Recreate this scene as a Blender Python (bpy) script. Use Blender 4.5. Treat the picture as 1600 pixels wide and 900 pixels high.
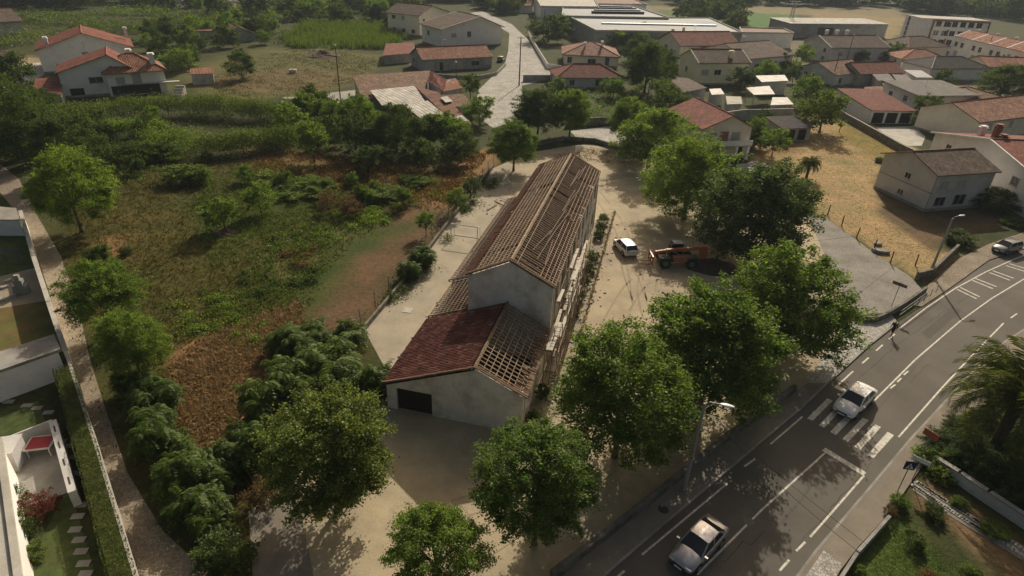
import bpy, bmesh, math, random
import numpy as np
from mathutils import Vector, Matrix
random.seed(7); RNG = np.random.default_rng(7)
S = bpy.context.scene
for o in list(bpy.data.objects): bpy.data.objects.remove(o)
COL = S.collection
R = math.radians
# ------------------------------------------------------------------ camera
FPX, PITCH, ROLL, CAMH = 969.3, R(29.43), R(2.406), 32.07
_f = Vector((0, math.cos(PITCH), -math.sin(PITCH))); _r = Vector((1, 0, 0)); _u = _r.cross(_f)
CR = _r*math.cos(ROLL) + _u*math.sin(ROLL); CU = _u*math.cos(ROLL) - _r*math.sin(ROLL)
cam = bpy.data.cameras.new('camera'); cam.sensor_width = 36; cam.lens = FPX/1600*36; cam.clip_start = .5; cam.clip_end = 6000
camo = bpy.data.objects.new('camera', cam); COL.objects.link(camo)
M = Matrix((CR, CU, -_f)).transposed().to_4x4(); M.translation = (0, 0, CAMH); camo.matrix_world = M
S.camera = camo
# ------------------------------------------------------------------ sky, sun, exposure
SUN_AZ, SUN_EL = R(14.5), R(32.5)
wd = bpy.data.worlds.new('World'); S.world = wd; wd.use_nodes = True
nt = wd.node_tree; bg = nt.nodes['Background']; sk = nt.nodes.new('ShaderNodeTexSky')
sk.sky_type = 'NISHITA'; sk.sun_disc = False; sk.sun_elevation = SUN_EL; sk.sun_rotation = SUN_AZ
sk.air_density = 1.0; sk.dust_density = 7.0; sk.ozone_density = 1.0
sk.altitude = 100
wm = nt.nodes.new('ShaderNodeMix'); wm.data_type = 'RGBA'; wm.blend_type = 'MULTIPLY'; wm.inputs[0].default_value = 1.0; wm.inputs[7].default_value = (1.0, .89, .74, 1)   # hazy warm summer sky
nt.links.new(sk.outputs[0], wm.inputs[6]); nt.links.new(wm.outputs[2], bg.inputs[0]); bg.inputs[1].default_value = 0.08
sl = bpy.data.lights.new('sun', 'SUN'); sl.energy = 4.0; sl.angle = R(.6); sl.color = (1, .915, .775)
so = bpy.data.objects.new('sun', sl); COL.objects.link(so)
so.rotation_euler = Vector((math.sin(SUN_AZ)*math.cos(SUN_EL), math.cos(SUN_AZ)*math.cos(SUN_EL), math.sin(SUN_EL))).to_track_quat('Z', 'Y').to_euler()
S.view_settings.view_transform = 'Standard'; S.view_settings.look = 'None'; S.view_settings.exposure = 0.0; S.view_settings.gamma = 1
# ------------------------------------------------------------------ helpers
def W(px, py, z=0.0):
    """point of the place at height z that a photograph pixel shows"""
    d = _f*FPX + CR*(px-800) - CU*(py-450)
    t = (z-CAMH)/d.z
    return Vector((d.x*t, d.y*t, z))
def depth(p): return (Vector(p)-Vector((0, 0, CAMH))).dot(_f)
class MB:
    def __init__(s): s.v = []; s.f = []; s.m = []; s.uv = {}
    def face(s, pts, m=0, uv=None):
        i = len(s.v); s.v += [tuple(p) for p in pts]; s.f.append(tuple(range(i, i+len(pts)))); s.m.append(m)
        if uv: s.uv[len(s.f)-1] = uv
        return s
    def add(s, vs, fs, m=0):
        i = len(s.v); s.v += [tuple(p) for p in vs]; s.f += [tuple(i+k for k in f) for f in fs]; s.m += [m]*len(fs); return s
    def box(s, c, d, rz=0, m=0, tilt=None):
        hx, hy, hz = d[0]/2, d[1]/2, d[2]/2
        mt = Matrix.Rotation(rz, 3, 'Z')
        if tilt: mt = mt @ tilt
        vs = [Vector(c)+mt @ Vector((x*hx, y*hy, z*hz)) for z in (-1, 1) for x, y in ((-1, -1), (1, -1), (1, 1), (-1, 1))]
        return s.add(vs, [(3, 2, 1, 0), (4, 5, 6, 7), (0, 1, 5, 4), (1, 2, 6, 5), (2, 3, 7, 6), (3, 0, 4, 7)], m)
    def b2(s, x0, x1, y0, y1, z0, z1, m=0): return s.box(((x0+x1)/2, (y0+y1)/2, (z0+z1)/2), (abs(x1-x0), abs(y1-y0), abs(z1-z0)), 0, m)
    def prism(s, poly, z0, z1, m=0):
        n = len(poly); vs = [(p[0], p[1], z0) for p in poly]+[(p[0], p[1], z1) for p in poly]
        return s.add(vs, [tuple(range(n-1, -1, -1)), tuple(range(n, 2*n))]+[(i, (i+1) % n, n+(i+1) % n, n+i) for i in range(n)], m)
    def ext(s, pts, d, m=0):
        """polygon extruded by vector d"""
        n = len(pts); d = Vector(d); vs = [Vector(p) for p in pts]; vs += [p+d for p in vs]
        return s.add(vs, [tuple(range(n-1, -1, -1)), tuple(range(n, 2*n))]+[(i, (i+1) % n, n+(i+1) % n, n+i) for i in range(n)], m)
    def slab(s, pts, th, m=0, org=None, ud=None, vd=None, m2=None):
        """roof plane: top with uv in metres, straight-down thickness"""
        P = [Vector(p) for p in pts]; n = len(P)
        uv = None
        if ud is not None: uv = [((p-Vector(org)).dot(ud), (p-Vector(org)).dot(vd)) for p in P]
        s.face(P, m, uv); Q = [p-Vector((0, 0, th)) for p in P]; m2 = m if m2 is None else m2
        s.face(Q[::-1], m2)
        for i in range(n): s.face([P[(i+1) % n], P[i], Q[i], Q[(i+1) % n]], m2)
        return s
    def tube(s, p0, p1, r0, r1=None, n=6, m=0, cap=True):
        r1 = r0 if r1 is None else r1; p0 = Vector(p0); p1 = Vector(p1); a = (p1-p0).normalized()
        b = a.orthogonal().normalized(); c = a.cross(b); vs = []
        for p, r in ((p0, r0), (p1, r1)):
            for k in range(n):
                t = 2*math.pi*k/n; vs.append(p+b*(r*math.cos(t))+c*(r*math.sin(t)))
        fs = [(k, (k+1) % n, n+(k+1) % n, n+k) for k in range(n)]
        if cap: fs += [tuple(range(n-1, -1, -1)), tuple(range(n, 2*n))]
        return s.add(vs, fs, m)
    def path(s, pts, r, n=6, m=0):
        for i in range(len(pts)-1):
            r0 = r[i] if isinstance(r, (list, tuple)) else r; r1 = r[i+1] if isinstance(r, (list, tuple)) else r
            s.tube(pts[i], pts[i+1], r0, r1, n, m)
        return s
    def mesh(s, name, mats, smooth=False):
        me = bpy.data.meshes.new(name); me.from_pydata(s.v, [], s.f)
        for x in (mats if isinstance(mats, (list, tuple)) else [mats]): me.materials.append(MT[x] if isinstance(x, str) else x)
        me.polygons.foreach_set('material_index', s.m)
        if smooth: me.polygons.foreach_set('use_smooth', [True]*len(s.f))
        if s.uv:
            ul = me.uv_layers.new(name='UVMap')
            for fi, uv in s.uv.items():
                for k, li in enumerate(me.polygons[fi].loop_indices): ul.data[li].uv = uv[k]
        me.update(); return me
    def build(s, name, mats, parent=None, smooth=False, **kw): return link(name, s.mesh(name, mats, smooth), parent, **kw)
def link(name, me, parent=None, loc=None, rz=None, label=None, cat=None, group=None, kind=None, sc=None):
    o = bpy.data.objects.new(name, me); COL.objects.link(o)
    if parent: o.parent = parent
    if loc is not None: o.location = loc
    if rz is not None: o.rotation_euler = (0, 0, rz)
    if sc is not None: o.scale = sc
    if label: o['label'] = label
    if cat: o['category'] = cat
    if group: o['group'] = group
    if kind: o['kind'] = kind
    return o
def thing(name, label, cat, loc=(0, 0, 0), rz=0, group=None): return link(name, None, None, loc, rz, label, cat, group)
def dup(root, loc, rz, label=None, sc=None):
    r = root.copy(); COL.objects.link(r); r.location = loc; r.rotation_euler = (0, 0, rz)
    if label: r['label'] = label
    if sc is not None: r.scale = sc
    for ch in root.children:
        c = ch.copy(); COL.objects.link(c); c.parent = r
        for g in ch.children:
            d = g.copy(); COL.objects.link(d); d.parent = c
    return r
# ------------------------------------------------------------------ materials
MT = {}
def nodes(name):
    m = bpy.data.materials.new(name); m.use_nodes = True; MT[name] = m
    t = m.node_tree; return m, t, t.nodes['Principled BSDF'], lambda a, b: t.links.new(a, b)
def ramp(t, stops):
    r = t.nodes.new('ShaderNodeValToRGB'); e = r.color_ramp.elements
    while len(e) < len(stops): e.new(.5)
    for k, (p, c) in enumerate(stops): e[k].position = p; e[k].color = (*c, 1)
    return r
def nz(t, l, scale, detail=4, vec=None, rough=.6):
    n = t.nodes.new('ShaderNodeTexNoise'); n.inputs['Scale'].default_value = scale; n.inputs['Detail'].default_value = detail; n.inputs['Roughness'].default_value = rough
    if vec is None:
        g = t.nodes.new('ShaderNodeNewGeometry'); vec = g.outputs['Position']
    l(vec, n.inputs['Vector']); return n
def mixc(t, l, fac, a, b, mode='MIX'):
    m = t.nodes.new('ShaderNodeMix'); m.data_type = 'RGBA'; m.blend_type = mode
    for s, v in ((m.inputs[0], fac), (m.inputs[6], a), (m.inputs[7], b)):
        if isinstance(v, (int, float)): s.default_value = v
        elif isinstance(v, tuple): s.default_value = (*v, 1)
        else: l(v, s)
    return m.outputs[2]
def bump(t, l, h, bs, st=.4, dist=.05):
    b = t.nodes.new('ShaderNodeBump'); b.inputs['Strength'].default_value = st; b.inputs['Distance'].default_value = dist
    l(h, b.inputs['Height']); l(b.outputs[0], bs.inputs['Normal'])
def simple(name, c, rough=.8, var=.25, scale=1.2, stain=None, stainscale=.25, bmp=.15, metal=0, spec=.3, fine=14):
    """base colour with broad blotches, fine grain and optional stains of another colour"""
    m, t, b, l = nodes(name)
    n1 = nz(t, l, scale, 5); n2 = nz(t, l, fine, 3)
    lo = tuple(k*(1-var) for k in c); hi = tuple(min(1, k*(1+var)) for k in c)
    r = ramp(t, [(.3, lo), (.7, hi)]); l(n1.outputs[0], r.inputs[0]); col = r.outputs[0]
    g = ramp(t, [(.3, (.86,)*3), (.7, (1.1,)*3)]); l(n2.outputs[0], g.inputs[0]); col = mixc(t, l, 1.0, col, g.outputs[0], 'MULTIPLY')
    if stain:
        n3 = nz(t, l, stainscale, 6, rough=.7); r3 = ramp(t, [(.46, (0,)*3), (.68, (1,)*3)]); l(n3.outputs[0], r3.inputs[0])
        col = mixc(t, l, r3.outputs[0], col, stain)
    l(col, b.inputs['Base Color']); b.inputs['Roughness'].default_value = rough; b.inputs['Metallic'].default_value = metal
    b.inputs['Specular IOR Level'].default_value = spec
    if bmp: bump(t, l, n2.outputs[0], b, bmp, .02)
    return m
def plain(name, c, rough=.5, metal=0, spec=.5, trans=0, coat=0):
    m, t, b, l = nodes(name)
    n = nz(t, l, 3, 3); r = ramp(t, [(.35, tuple(k*.92 for k in c)), (.65, tuple(min(1, k*1.05) for k in c))]); l(n.outputs[0], r.inputs[0]); l(r.outputs[0], b.inputs['Base Color'])
    b.inputs['Roughness'].default_value = rough; b.inputs['Metallic'].default_value = metal; b.inputs['Specular IOR Level'].default_value = spec
    if coat: b.inputs['Coat Weight'].default_value = coat; b.inputs['Coat Roughness'].default_value = .06
    return m
def tile(name, c, c2, per=.3, row=.42, var=.35, moss=None):
    """roof tiles laid by uv in metres: barrels across u, courses across v"""
    m, t, b, l = nodes(name)
    uv = t.nodes.new('ShaderNodeUVMap'); sx = t.nodes.new('ShaderNodeSeparateXYZ'); l(uv.outputs[0], sx.inputs[0])
    def math_(op, a, k=None):
        n = t.nodes.new('ShaderNodeMath'); n.operation = op
        for i, v in enumerate((a, k)):
            if v is None: continue
            if isinstance(v, (int, float)): n.inputs[i].default_value = v
            else: l(v, n.inputs[i])
        return n.outputs[0]
    wu = math_('SINE', math_('MULTIPLY', sx.outputs[0], 2*math.pi/per))
    vv = math_('FRACT', math_('MULTIPLY', sx.outputs[1], 1/row))
    cell = t.nodes.new('ShaderNodeCombineXYZ'); l(math_('FLOOR', math_('MULTIPLY', sx.outputs[0], 1/per)), cell.inputs[0]); l(math_('FLOOR', math_('MULTIPLY', sx.outputs[1], 1/row)), cell.inputs[1])
    wn = t.nodes.new('ShaderNodeTexWhiteNoise'); l(cell.outputs[0], wn.inputs[0])
    rr = ramp(t, [(0, tuple(k*(1-var) for k in c)), (.5, c), (1, c2)]); l(wn.outputs[0], rr.inputs[0])
    n = nz(t, l, .5, 5); g = ramp(t, [(.3, (.62,)*3), (.72, (1.15,)*3)]); l(n.outputs[0], g.inputs[0])
    col = mixc(t, l, 1.0, rr.outputs[0], g.outputs[0], 'MULTIPLY')
    if moss:
        n3 = nz(t, l, 1.1, 6, rough=.7); r3 = ramp(t, [(.48, (0,)*3), (.7, (1,)*3)]); l(n3.outputs[0], r3.inputs[0]); col = mixc(t, l, r3.outputs[0], col, moss)
    l(col, b.inputs['Base Color']); b.inputs['Roughness'].default_value = .85; b.inputs['Specular IOR Level'].default_value = .2
    hh = math_('ADD', math_('MULTIPLY', wu, .035), math_('MULTIPLY', vv, .03)); bump(t, l, hh, b, 1.0, 1.0)
    return m
def leafmat(name, c1, c2, c3, trans=.45, clump=1.3, tt=(1.1, 1.25, .5)):
    m, t, b, l = nodes(name)
    t.nodes.remove(b); out = t.nodes['Material Output']
    g = t.nodes.new('ShaderNodeNewGeometry'); oi = t.nodes.new('ShaderNodeObjectInfo')
    r = ramp(t, [(0, c1), (.55, c2), (1, c3)]); l(g.outputs['Random Per Island'], r.inputs[0])
    n = nz(t, l, clump, 3); q = ramp(t, [(.3, (.62, .68, .62)), (.7, (1.25, 1.2, 1.0))]); l(n.outputs[0], q.inputs[0])
    col = mixc(t, l, 1.0, r.outputs[0], q.outputs[0], 'MULTIPLY')
    q2 = ramp(t, [(0, (.82, .86, .9)), (1, (1.18, 1.12, .95))]); l(oi.outputs['Random'], q2.inputs[0]); col = mixc(t, l, 1.0, col, q2.outputs[0], 'MULTIPLY')
    d = t.nodes.new('ShaderNodeBsdfDiffuse'); tr = t.nodes.new('ShaderNodeBsdfTranslucent'); gl = t.nodes.new('ShaderNodeBsdfGlossy'); gl.inputs['Roughness'].default_value = .5
    l(col, d.inputs[0]); tc = mixc(t, l, 1.0, col, tt, 'MULTIPLY'); l(tc, tr.inputs[0]); gl.inputs[0].default_value = (.9, .9, .8, 1)
    a = t.nodes.new('ShaderNodeMixShader'); a.inputs[0].default_value = trans; l(d.outputs[0], a.inputs[1]); l(tr.outputs[0], a.inputs[2])
    e = t.nodes.new('ShaderNodeMixShader'); e.inputs[0].default_value = .015; l(a.outputs[0], e.inputs[1]); l(gl.outputs[0], e.inputs[2])
    l(e.outputs[0], out.inputs[0]); return m
simple('plaster_white', (.90, .87, .82), .85, .04, .5, (.78, .74, .68), .35)
simple('plaster_school', (.74, .71, .65), .9, .12, .9, (.44, .39, .31), .42, .3)
simple('plaster_grey', (.60, .58, .545), .9, .08, .5, (.47, .45, .41), .3)
simple('plaster_cream', (.86, .79, .64), .85, .06, .5, (.74, .66, .52), .3)
simple('plaster_yellow', (.88, .83, .56), .85, .06, .5, (.76, .71, .48), .3)
simple('block_grey', (.40, .385, .36), .95, .2, 1.5, (.27, .25, .23), .5)
simple('concrete', (.34, .32, .28), .9, .15, .6, (.22, .2, .17), .4)
simple('concrete_pale', (.50, .47, .40), .9, .12, .6, (.36, .33, .27), .5)
simple('stone', (.33, .31, .28), .95, .3, 1.8, (.2, .19, .16), .8, .5)
simple('wall_mossy', (.2, .18, .15), .95, .35, 1.5, (.08, .09, .05), .7, .5)
simple('sheet_white', (.62, .60, .54), .7, .12, .8, (.42, .33, .24), .5)
simple('sheet_grey', (.32, .33, .33), .7, .12, .5, (.22, .21, .2), .3)
simple('roof_dark', (.07, .065, .06), .85, .25, 1)
simple('roof_grey', (.17, .155, .14), .9, .25, .8, (.1, .1, .08), .6)
simple('factory_roof', (.33, .34, .34), .8, .1, .08, (.24, .24, .24), .05, 0)
simple('rust_sheet', (.22, .10, .06), .85, .25, 1, (.12, .06, .04), .6)
simple('timber', (.22, .15, .10), .9, .35, 2.5, (.17, .12, .085), 1.0, .3)
simple('timber_pale', (.36, .265, .175), .9, .28, 3, (.22, .15, .10), 1.2, .3)
simple('timber_dark', (.032, .022, .016), .95, .3, 2, None, 1, .2)
simple('post_wood', (.10, .075, .055), .95, .3, 3)
simple('plank_white', (.58, .53, .43), .8, .15, 2, (.4, .34, .26), 1.2)
simple('bark', (.12, .095, .07), .95, .35, 4, None, 1, .6)
simple('asphalt', (.145, .131, .107), .9, .10, .25, (.108, .096, .078), .1, .25, fine=40)
simple('pavement', (.25, .215, .165), .92, .12, .7, (.19, .165, .13), .3, .2)
simple('yard_concrete', (.45, .37, .24), .92, .12, .5, (.33, .27, .19), .22, .25, fine=9)
simple('strip_concrete', (.40, .345, .25), .92, .1, .4, (.30, .26, .19), .3, .25, fine=9)
simple('yard_slab', (.36, .30, .205), .92, .12, .5, (.29, .24, .165), .22, .2)
pass
pass
simple('road_paint', (.72, .68, .57), .7, .1, 4, (.36, .33, .27), 3.0, 0)
pass
simple('dead_weeds', (.17, .09, .04), .95, .4, 3, (.09, .06, .03), 2, .5)
simple('clay', (.30, .115, .07), .85, .3, 3, (.18, .1, .07), 1.2, .2)
simple('clay_old', (.27, .17, .10), .9, .35, 3, (.14, .11, .07), 1.5, .2)
simple('clay_red', (.165, .058, .044), .85, .3, 2, (.115, .045, .036), .7, .2)
simple('clay_rust', (.20, .085, .055), .9, .35, 3, (.13, .08, .055), 1.2, .2)
simple('soil', (.10, .07, .05), .95, .3, 1.5, None, 1, .5)
simple('dark_inside', (.02, .018, .016), .95, .3, 1)  # near-black colour stands in for shade inside open bays and rooms
plain('glass_dark', (.02, .023, .027), .08, 0, .6); plain('shutter', (.42, .40, .36), .7); plain('frame_white', (.55, .53, .48), .6)
plain('metal_grey', (.30, .30, .30), .45, .6); plain('metal_white', (.62, .61, .57), .5); plain('metal_dark', (.05, .05, .05), .5, .3)
plain('lamp_white', (.8, .8, .78), .35); plain('concrete_pole', (.36, .34, .31), .9); plain('wood_pole', (.09, .07, .055), .9); plain('wire', (.012, .012, .012), .9, 0, .1)
plain('red_paint', (.32, .02, .025), .5); plain('orange_paint', (.42, .12, .02), .45, 0, .5); plain('red_panel', (.35, .13, .10), .5); plain('green_rim', (.10, .16, .12), .6)
plain('sign_blue', (.015, .02, .10), .5); plain('sign_white', (.75, .75, .73), .5); plain('sign_black', (.02, .02, .02), .5); plain('sign_red', (.35, .07, .04), .5)
plain('car_white', (.86, .85, .82), .3, 0, .5, 0, .8); plain('car_silver', (.42, .41, .42), .3, .7, .5, 0, .8); plain('car_dark', (.03, .032, .04), .3, .2, .5, 0, .8); plain('car_grey', (.2, .21, .22), .3, .6, .5, 0, .8)
plain('tyre', (.018, .018, .018), .85); plain('rim', (.4, .4, .4), .35, .8); plain('headlight', (.6, .6, .6), .1, .3); plain('taillight', (.3, .02, .02), .2)
plain('cloth_black', (.025, .023, .022), .9); plain('cloth_white', (.6, .58, .55), .9); plain('skin', (.38, .22, .15), .7); plain('hair', (.03, .02, .015), .8); plain('cloth_blue', (.05, .07, .12), .9)
plain('plastic_blue', (.03, .14, .25), .5); plain('solar', (.02, .025, .04), .15, 0, .6)
tile('tile_red', (.26, .085, .055), (.34, .13, .085), moss=(.18, .08, .06)); tile('tile_orange', (.36, .155, .09), (.45, .225, .135)); tile('tile_pink', (.36, .19, .13), (.45, .26, .18))
tile('tile_brown', (.145, .10, .075), (.22, .15, .11), moss=(.10, .09, .065)); tile('tile_old', (.25, .14, .085), (.37, .22, .14), moss=(.14, .11, .07)); tile('tile_dark', (.045, .04, .038), (.08, .07, .065), .35, .5)
tile('sheet_ribbed', (.56, .54, .48), (.66, .63, .56), .9, 2.2, .15, (.40, .31, .22)); tile('sheet_rust', (.20, .085, .05), (.28, .125, .08), .9, 2.2, .3, (.13, .06, .04))
leafmat('leaf_plane', (.10, .155, .036), (.165, .245, .06), (.26, .33, .10), .56)
leafmat('leaf_bright', (.105, .168, .036), (.175, .258, .058), (.27, .335, .10), .57)
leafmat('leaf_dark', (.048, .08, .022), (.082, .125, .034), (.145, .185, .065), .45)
leafmat('leaf_pale', (.078, .122, .036), (.14, .19, .06), (.31, .33, .15), .5)
leafmat('leaf_silver', (.065, .105, .042), (.118, .168, .068), (.26, .29, .17), .48)
leafmat('leaf_ailanthus', (.065, .115, .022), (.11, .175, .034), (.18, .24, .06), .55)
leafmat('leaf_vine', (.08, .125, .022), (.15, .21, .04), (.25, .29, .08), .28)
leafmat('leaf_hedge', (.045, .062, .016), (.085, .105, .026), (.14, .16, .045), .35)
leafmat('leaf_rust', (.11, .065, .032), (.18, .11, .052), (.27, .18, .085), .4, 1.3, (1, 1, .85))
leafmat('leaf_maroon', (.075, .02, .02), (.14, .036, .032), (.23, .085, .06), .35, 1.3, (1.2, .8, .7))
leafmat('leaf_palm', (.06, .082, .028), (.12, .14, .045), (.23, .225, .08), .4)
leafmat('grass_mix', (.045, .058, .012), (.08, .082, .02), (.15, .128, .038), .4, 1.3, (1, 1, .8))
leafmat('grass_green', (.065, .115, .026), (.11, .17, .038), (.18, .225, .07), .45, 1.3, (1, 1.1, .6))
leafmat('grass_straw', (.29, .205, .105), (.39, .285, .155), (.48, .37, .215), .4, 1.3, (1, 1, .9))
leafmat('weed_orange', (.20, .13, .075), (.30, .205, .125), (.42, .31, .2), .4, 1.3, (1, 1, .9))
leafmat('leaf_hazed', (.075, .10, .045), (.11, .14, .06), (.17, .195, .09), .45, .4)  # far woods: pale grey-green, distance haze mixed into the leaf colour
def islandmat(name, stops, rough=.88):
    m, t, b, l = nodes(name); g = t.nodes.new('ShaderNodeNewGeometry'); r = ramp(t, stops); l(g.outputs['Random Per Island'], r.inputs[0])
    n = nz(t, l, .9, 5); q = ramp(t, [(.3, (.6, .6, .6)), (.7, (1.2, 1.2, 1.2))]); l(n.outputs[0], q.inputs[0]); l(mixc(t, l, 1.0, r.outputs[0], q.outputs[0], 'MULTIPLY'), b.inputs['Base Color'])
    b.inputs['Roughness'].default_value = rough; b.inputs['Specular IOR Level'].default_value = .2; return m
islandmat('tiles_red', [(0, (.11, .045, .036)), (.45, (.175, .062, .046)), (.85, (.215, .085, .06)), (1, (.26, .16, .115))])
islandmat('tiles_worn', [(0, (.13, .085, .055)), (.5, (.25, .15, .09)), (.8, (.32, .21, .135)), (1, (.20, .19, .15))])
islandmat('rubble_mix', [(0, (.22, .12, .08)), (.4, (.42, .37, .30)), (1, (.62, .58, .5))])
simple('asphalt_patch', (.10, .09, .072), .9, .1, .6, None, 1, .25); simple('tar', (.06, .055, .045), .8, .2, 2)

def cobble(name, c1, c2, scale, joint=.45):
    m, t, b, l = nodes(name); g = t.nodes.new('ShaderNodeNewGeometry'); v = t.nodes.new('ShaderNodeTexVoronoi'); v.inputs['Scale'].default_value = scale; l(g.outputs['Position'], v.inputs['Vector'])
    e = t.nodes.new('ShaderNodeTexVoronoi'); e.feature = 'DISTANCE_TO_EDGE'; e.inputs['Scale'].default_value = scale; l(g.outputs['Position'], e.inputs['Vector'])
    sp = t.nodes.new('ShaderNodeSeparateColor'); l(v.outputs['Color'], sp.inputs[0]); r = ramp(t, [(0, c1), (1, c2)]); l(sp.outputs[0], r.inputs[0])
    q = ramp(t, [(.02, (joint,)*3), (.10, (1,)*3)]); l(e.outputs['Distance'], q.inputs[0]); col = mixc(t, l, 1.0, r.outputs[0], q.outputs[0], 'MULTIPLY')
    n = nz(t, l, .35, 5); n2 = ramp(t, [(.3, (.72, .71, .69)), (.7, (1.12, 1.12, 1.1))]); l(n.outputs[0], n2.inputs[0]); l(mixc(t, l, 1.0, col, n2.outputs[0], 'MULTIPLY'), b.inputs['Base Color'])
    b.inputs['Roughness'].default_value = .92; b.inputs['Specular IOR Level'].default_value = .2; bump(t, l, q.outputs[0], b, .5, .03)
cobble('street_cobble', (.36, .345, .31), (.62, .59, .53), 4.5); cobble('gravel', (.25, .235, .205), (.36, .335, .295), 9, .7); cobble('path_gravel', (.24, .195, .14), (.40, .335, .25), 8.0, .65)
simple('yard_track', (.345, .28, .185), .92, .15, 1.5, (.29, .235, .155), .8, .2)
# ------------------------------------------------------------------ ground
def sdist(X, Y, poly):
    """distance inside(+)/outside(-) a polygon of world points"""
    d = np.full(X.shape, 1e9); ins = np.zeros(X.shape, bool); n = len(poly)
    for i in range(n):
        ax, ay = poly[i][0], poly[i][1]; bx, by = poly[(i+1) % n][0], poly[(i+1) % n][1]
        ex, ey = bx-ax, by-ay; t = np.clip(((X-ax)*ex+(Y-ay)*ey)/(ex*ex+ey*ey+1e-9), 0, 1)
        d = np.minimum(d, np.hypot(X-ax-t*ex, Y-ay-t*ey))
        c = (ay > Y) != (by > Y); xx = ax+(Y-ay)*ex/(ey if abs(ey) > 1e-9 else 1e-9); ins ^= c & (X < xx)
    return np.where(ins, d, -d)
def wob(X, Y, s, a, k=0):
    return a*(np.sin(X/s*1.7+k)+np.sin(Y/s*1.3+X/s*.8+2.1*k)+.6*np.sin(Y/s*2.9-X/s*2.1+k)+.5*np.sin(X/s*4.7+Y/s*3.9))/2
xs = np.concatenate([np.arange(-270, -64, 3.0), np.arange(-64, 110, 1.2), np.arange(110, 480, 3.0)]); ys = np.concatenate([np.arange(6, 150, 1.2), np.arange(150, 620, 3.0)]); GX, GY = np.meshgrid(xs, ys)
LC = np.zeros((*GX.shape, 3)); LC[:] = (.060, .068, .026)
px_ = lambda L: [W(*p) for p in L]
def paint(poly, col, soft=2.0, wb=1.5, amt=1.0):
    d = sdist(GX+wob(GX, GY, 5, wb, col[0]*50), GY+wob(GY, GX, 6, wb, col[1]*70), px_(poly)); w = np.clip(d/soft+.5, 0, 1)*amt
    LC[:] = LC*(1-w[..., None])+np.array(col)*w[..., None]
OLIVE, GREEN, ORANGE, BROWN, STRAW_ = (.072, .069, .018), (.058, .08, .018), (.30, .175, .088), (.135, .088, .05), (.42, .29, .135)
STRAW = (.40, .295, .155)
DRY = (.12, .095, .03)
paint([(60, 250), (200, 235), (450, 250), (640, 300), (780, 250), (575, 515), (440, 760), (300, 930), (180, 640), (90, 380)], OLIVE, 3)
paint([(150, 270), (240, 265), (330, 330), (300, 440), (180, 430)], DRY, 8, 2, .45)
paint([(270, 560), (330, 520), (460, 480), (480, 545), (450, 600), (400, 680), (330, 780), (280, 720), (255, 640)], ORANGE, 3, 2)
paint([(120, 380), (190, 370), (200, 410), (140, 400)], ORANGE, 2, 1, .7)
paint([(360, 230), (520, 240), (640, 260), (680, 300), (520, 300), (420, 270)], ORANGE, 6, 2, .5)
paint([(640, 300), (730, 240), (800, 225), (760, 270), (690, 340), (650, 330)], ORANGE, 2, 1, .9)
paint([(560, 365), (650, 320), (705, 325), (605, 480), (540, 528), (455, 505), (500, 420)], BROWN, 2.5, 1.2)
paint([(420, 480), (540, 375), (640, 345), (585, 395), (520, 440), (490, 490)], GREEN, 2.5, 1.2)
paint([(270, 300), (420, 290), (520, 310), (420, 360), (300, 370)], GREEN, 4, 1.5, .8)
paint([(390, 470), (440, 360), (560, 330), (600, 310), (560, 360), (470, 430)], (.10, .10, .035), 2, 1)
paint([(280, 110), (420, 72), (560, 78), (610, 88), (560, 130), (470, 152), (330, 160)], (.118, .116, .044), 4, 2)
paint([(330, 118), (480, 105), (560, 122), (470, 148), (340, 150)], (.165, .118, .058), 4, 2, .7)
paint([(1180, 225), (1260, 180), (1330, 175), (1440, 235), (1375, 262), (1370, 300), (1378, 330), (1450, 388), (1500, 395), (1440, 440), (1370, 398), (1275, 330), (1240, 270), (1180, 250)], STRAW, 1.0, .5)
paint([(1300, 185), (1345, 190), (1440, 240), (1375, 255), (1320, 225)], (.26, .205, .065), 3, 1)
paint([(1160, 215), (1240, 190), (1250, 240), (1180, 250)], (.27, .17, .08), 2, 1)
paint([(1400, 240), (1475, 262), (1600, 300), (1600, 345), (1500, 372), (1450, 392), (1375, 335), (1372, 295)], (.15, .11, .065), 1.5, .6)
paint([(1000, 14), (1245, 13), (1240, 46), (1100, 52)], (.10, .145, .04), 2, .5)
paint([(1270, 16), (1420, 30), (1400, 62), (1260, 48)], (.27, .205, .10), 5, 2)
paint([(1060, 15), (1240, 15), (1238, 46), (1100, 52)], (.075, .165, .035), 2, .5)
paint([(1000, 9), (1400, 12), (1420, 30), (1000, 14)], (.26, .21, .12), 5, 2, .8)
paint([(880, 0), (1000, 2), (1100, 60), (880, 60)], (.2, .19, .17), 4, 1)
paint([(1180, 60), (1600, 75), (1600, 180), (1400, 190), (1180, 120)], (.19, .165, .12), 5, 2, .8)
paint([(0, 85), (75, 95), (60, 130), (0, 140)], (.36, .28, .19), 3, 1)
paint([(240, 0), (470, 0), (470, 10), (260, 14)], (.30, .25, .19), 8, 4, .6)
paint([(1330, 900), (1395, 800), (1600, 990), (1400, 1000)], (.095, .14, .034), .5, .2)
paint([(1420, 770), (1440, 745), (1600, 860), (1600, 930)], (.23, .15, .09), .6, .3)
nv = GX.size
me = bpy.data.meshes.new('ground')
idx = np.arange(nv).reshape(GX.shape); quads = np.stack([idx[:-1, :-1], idx[:-1, 1:], idx[1:, 1:], idx[1:, :-1]], -1).reshape(-1, 4)
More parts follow.
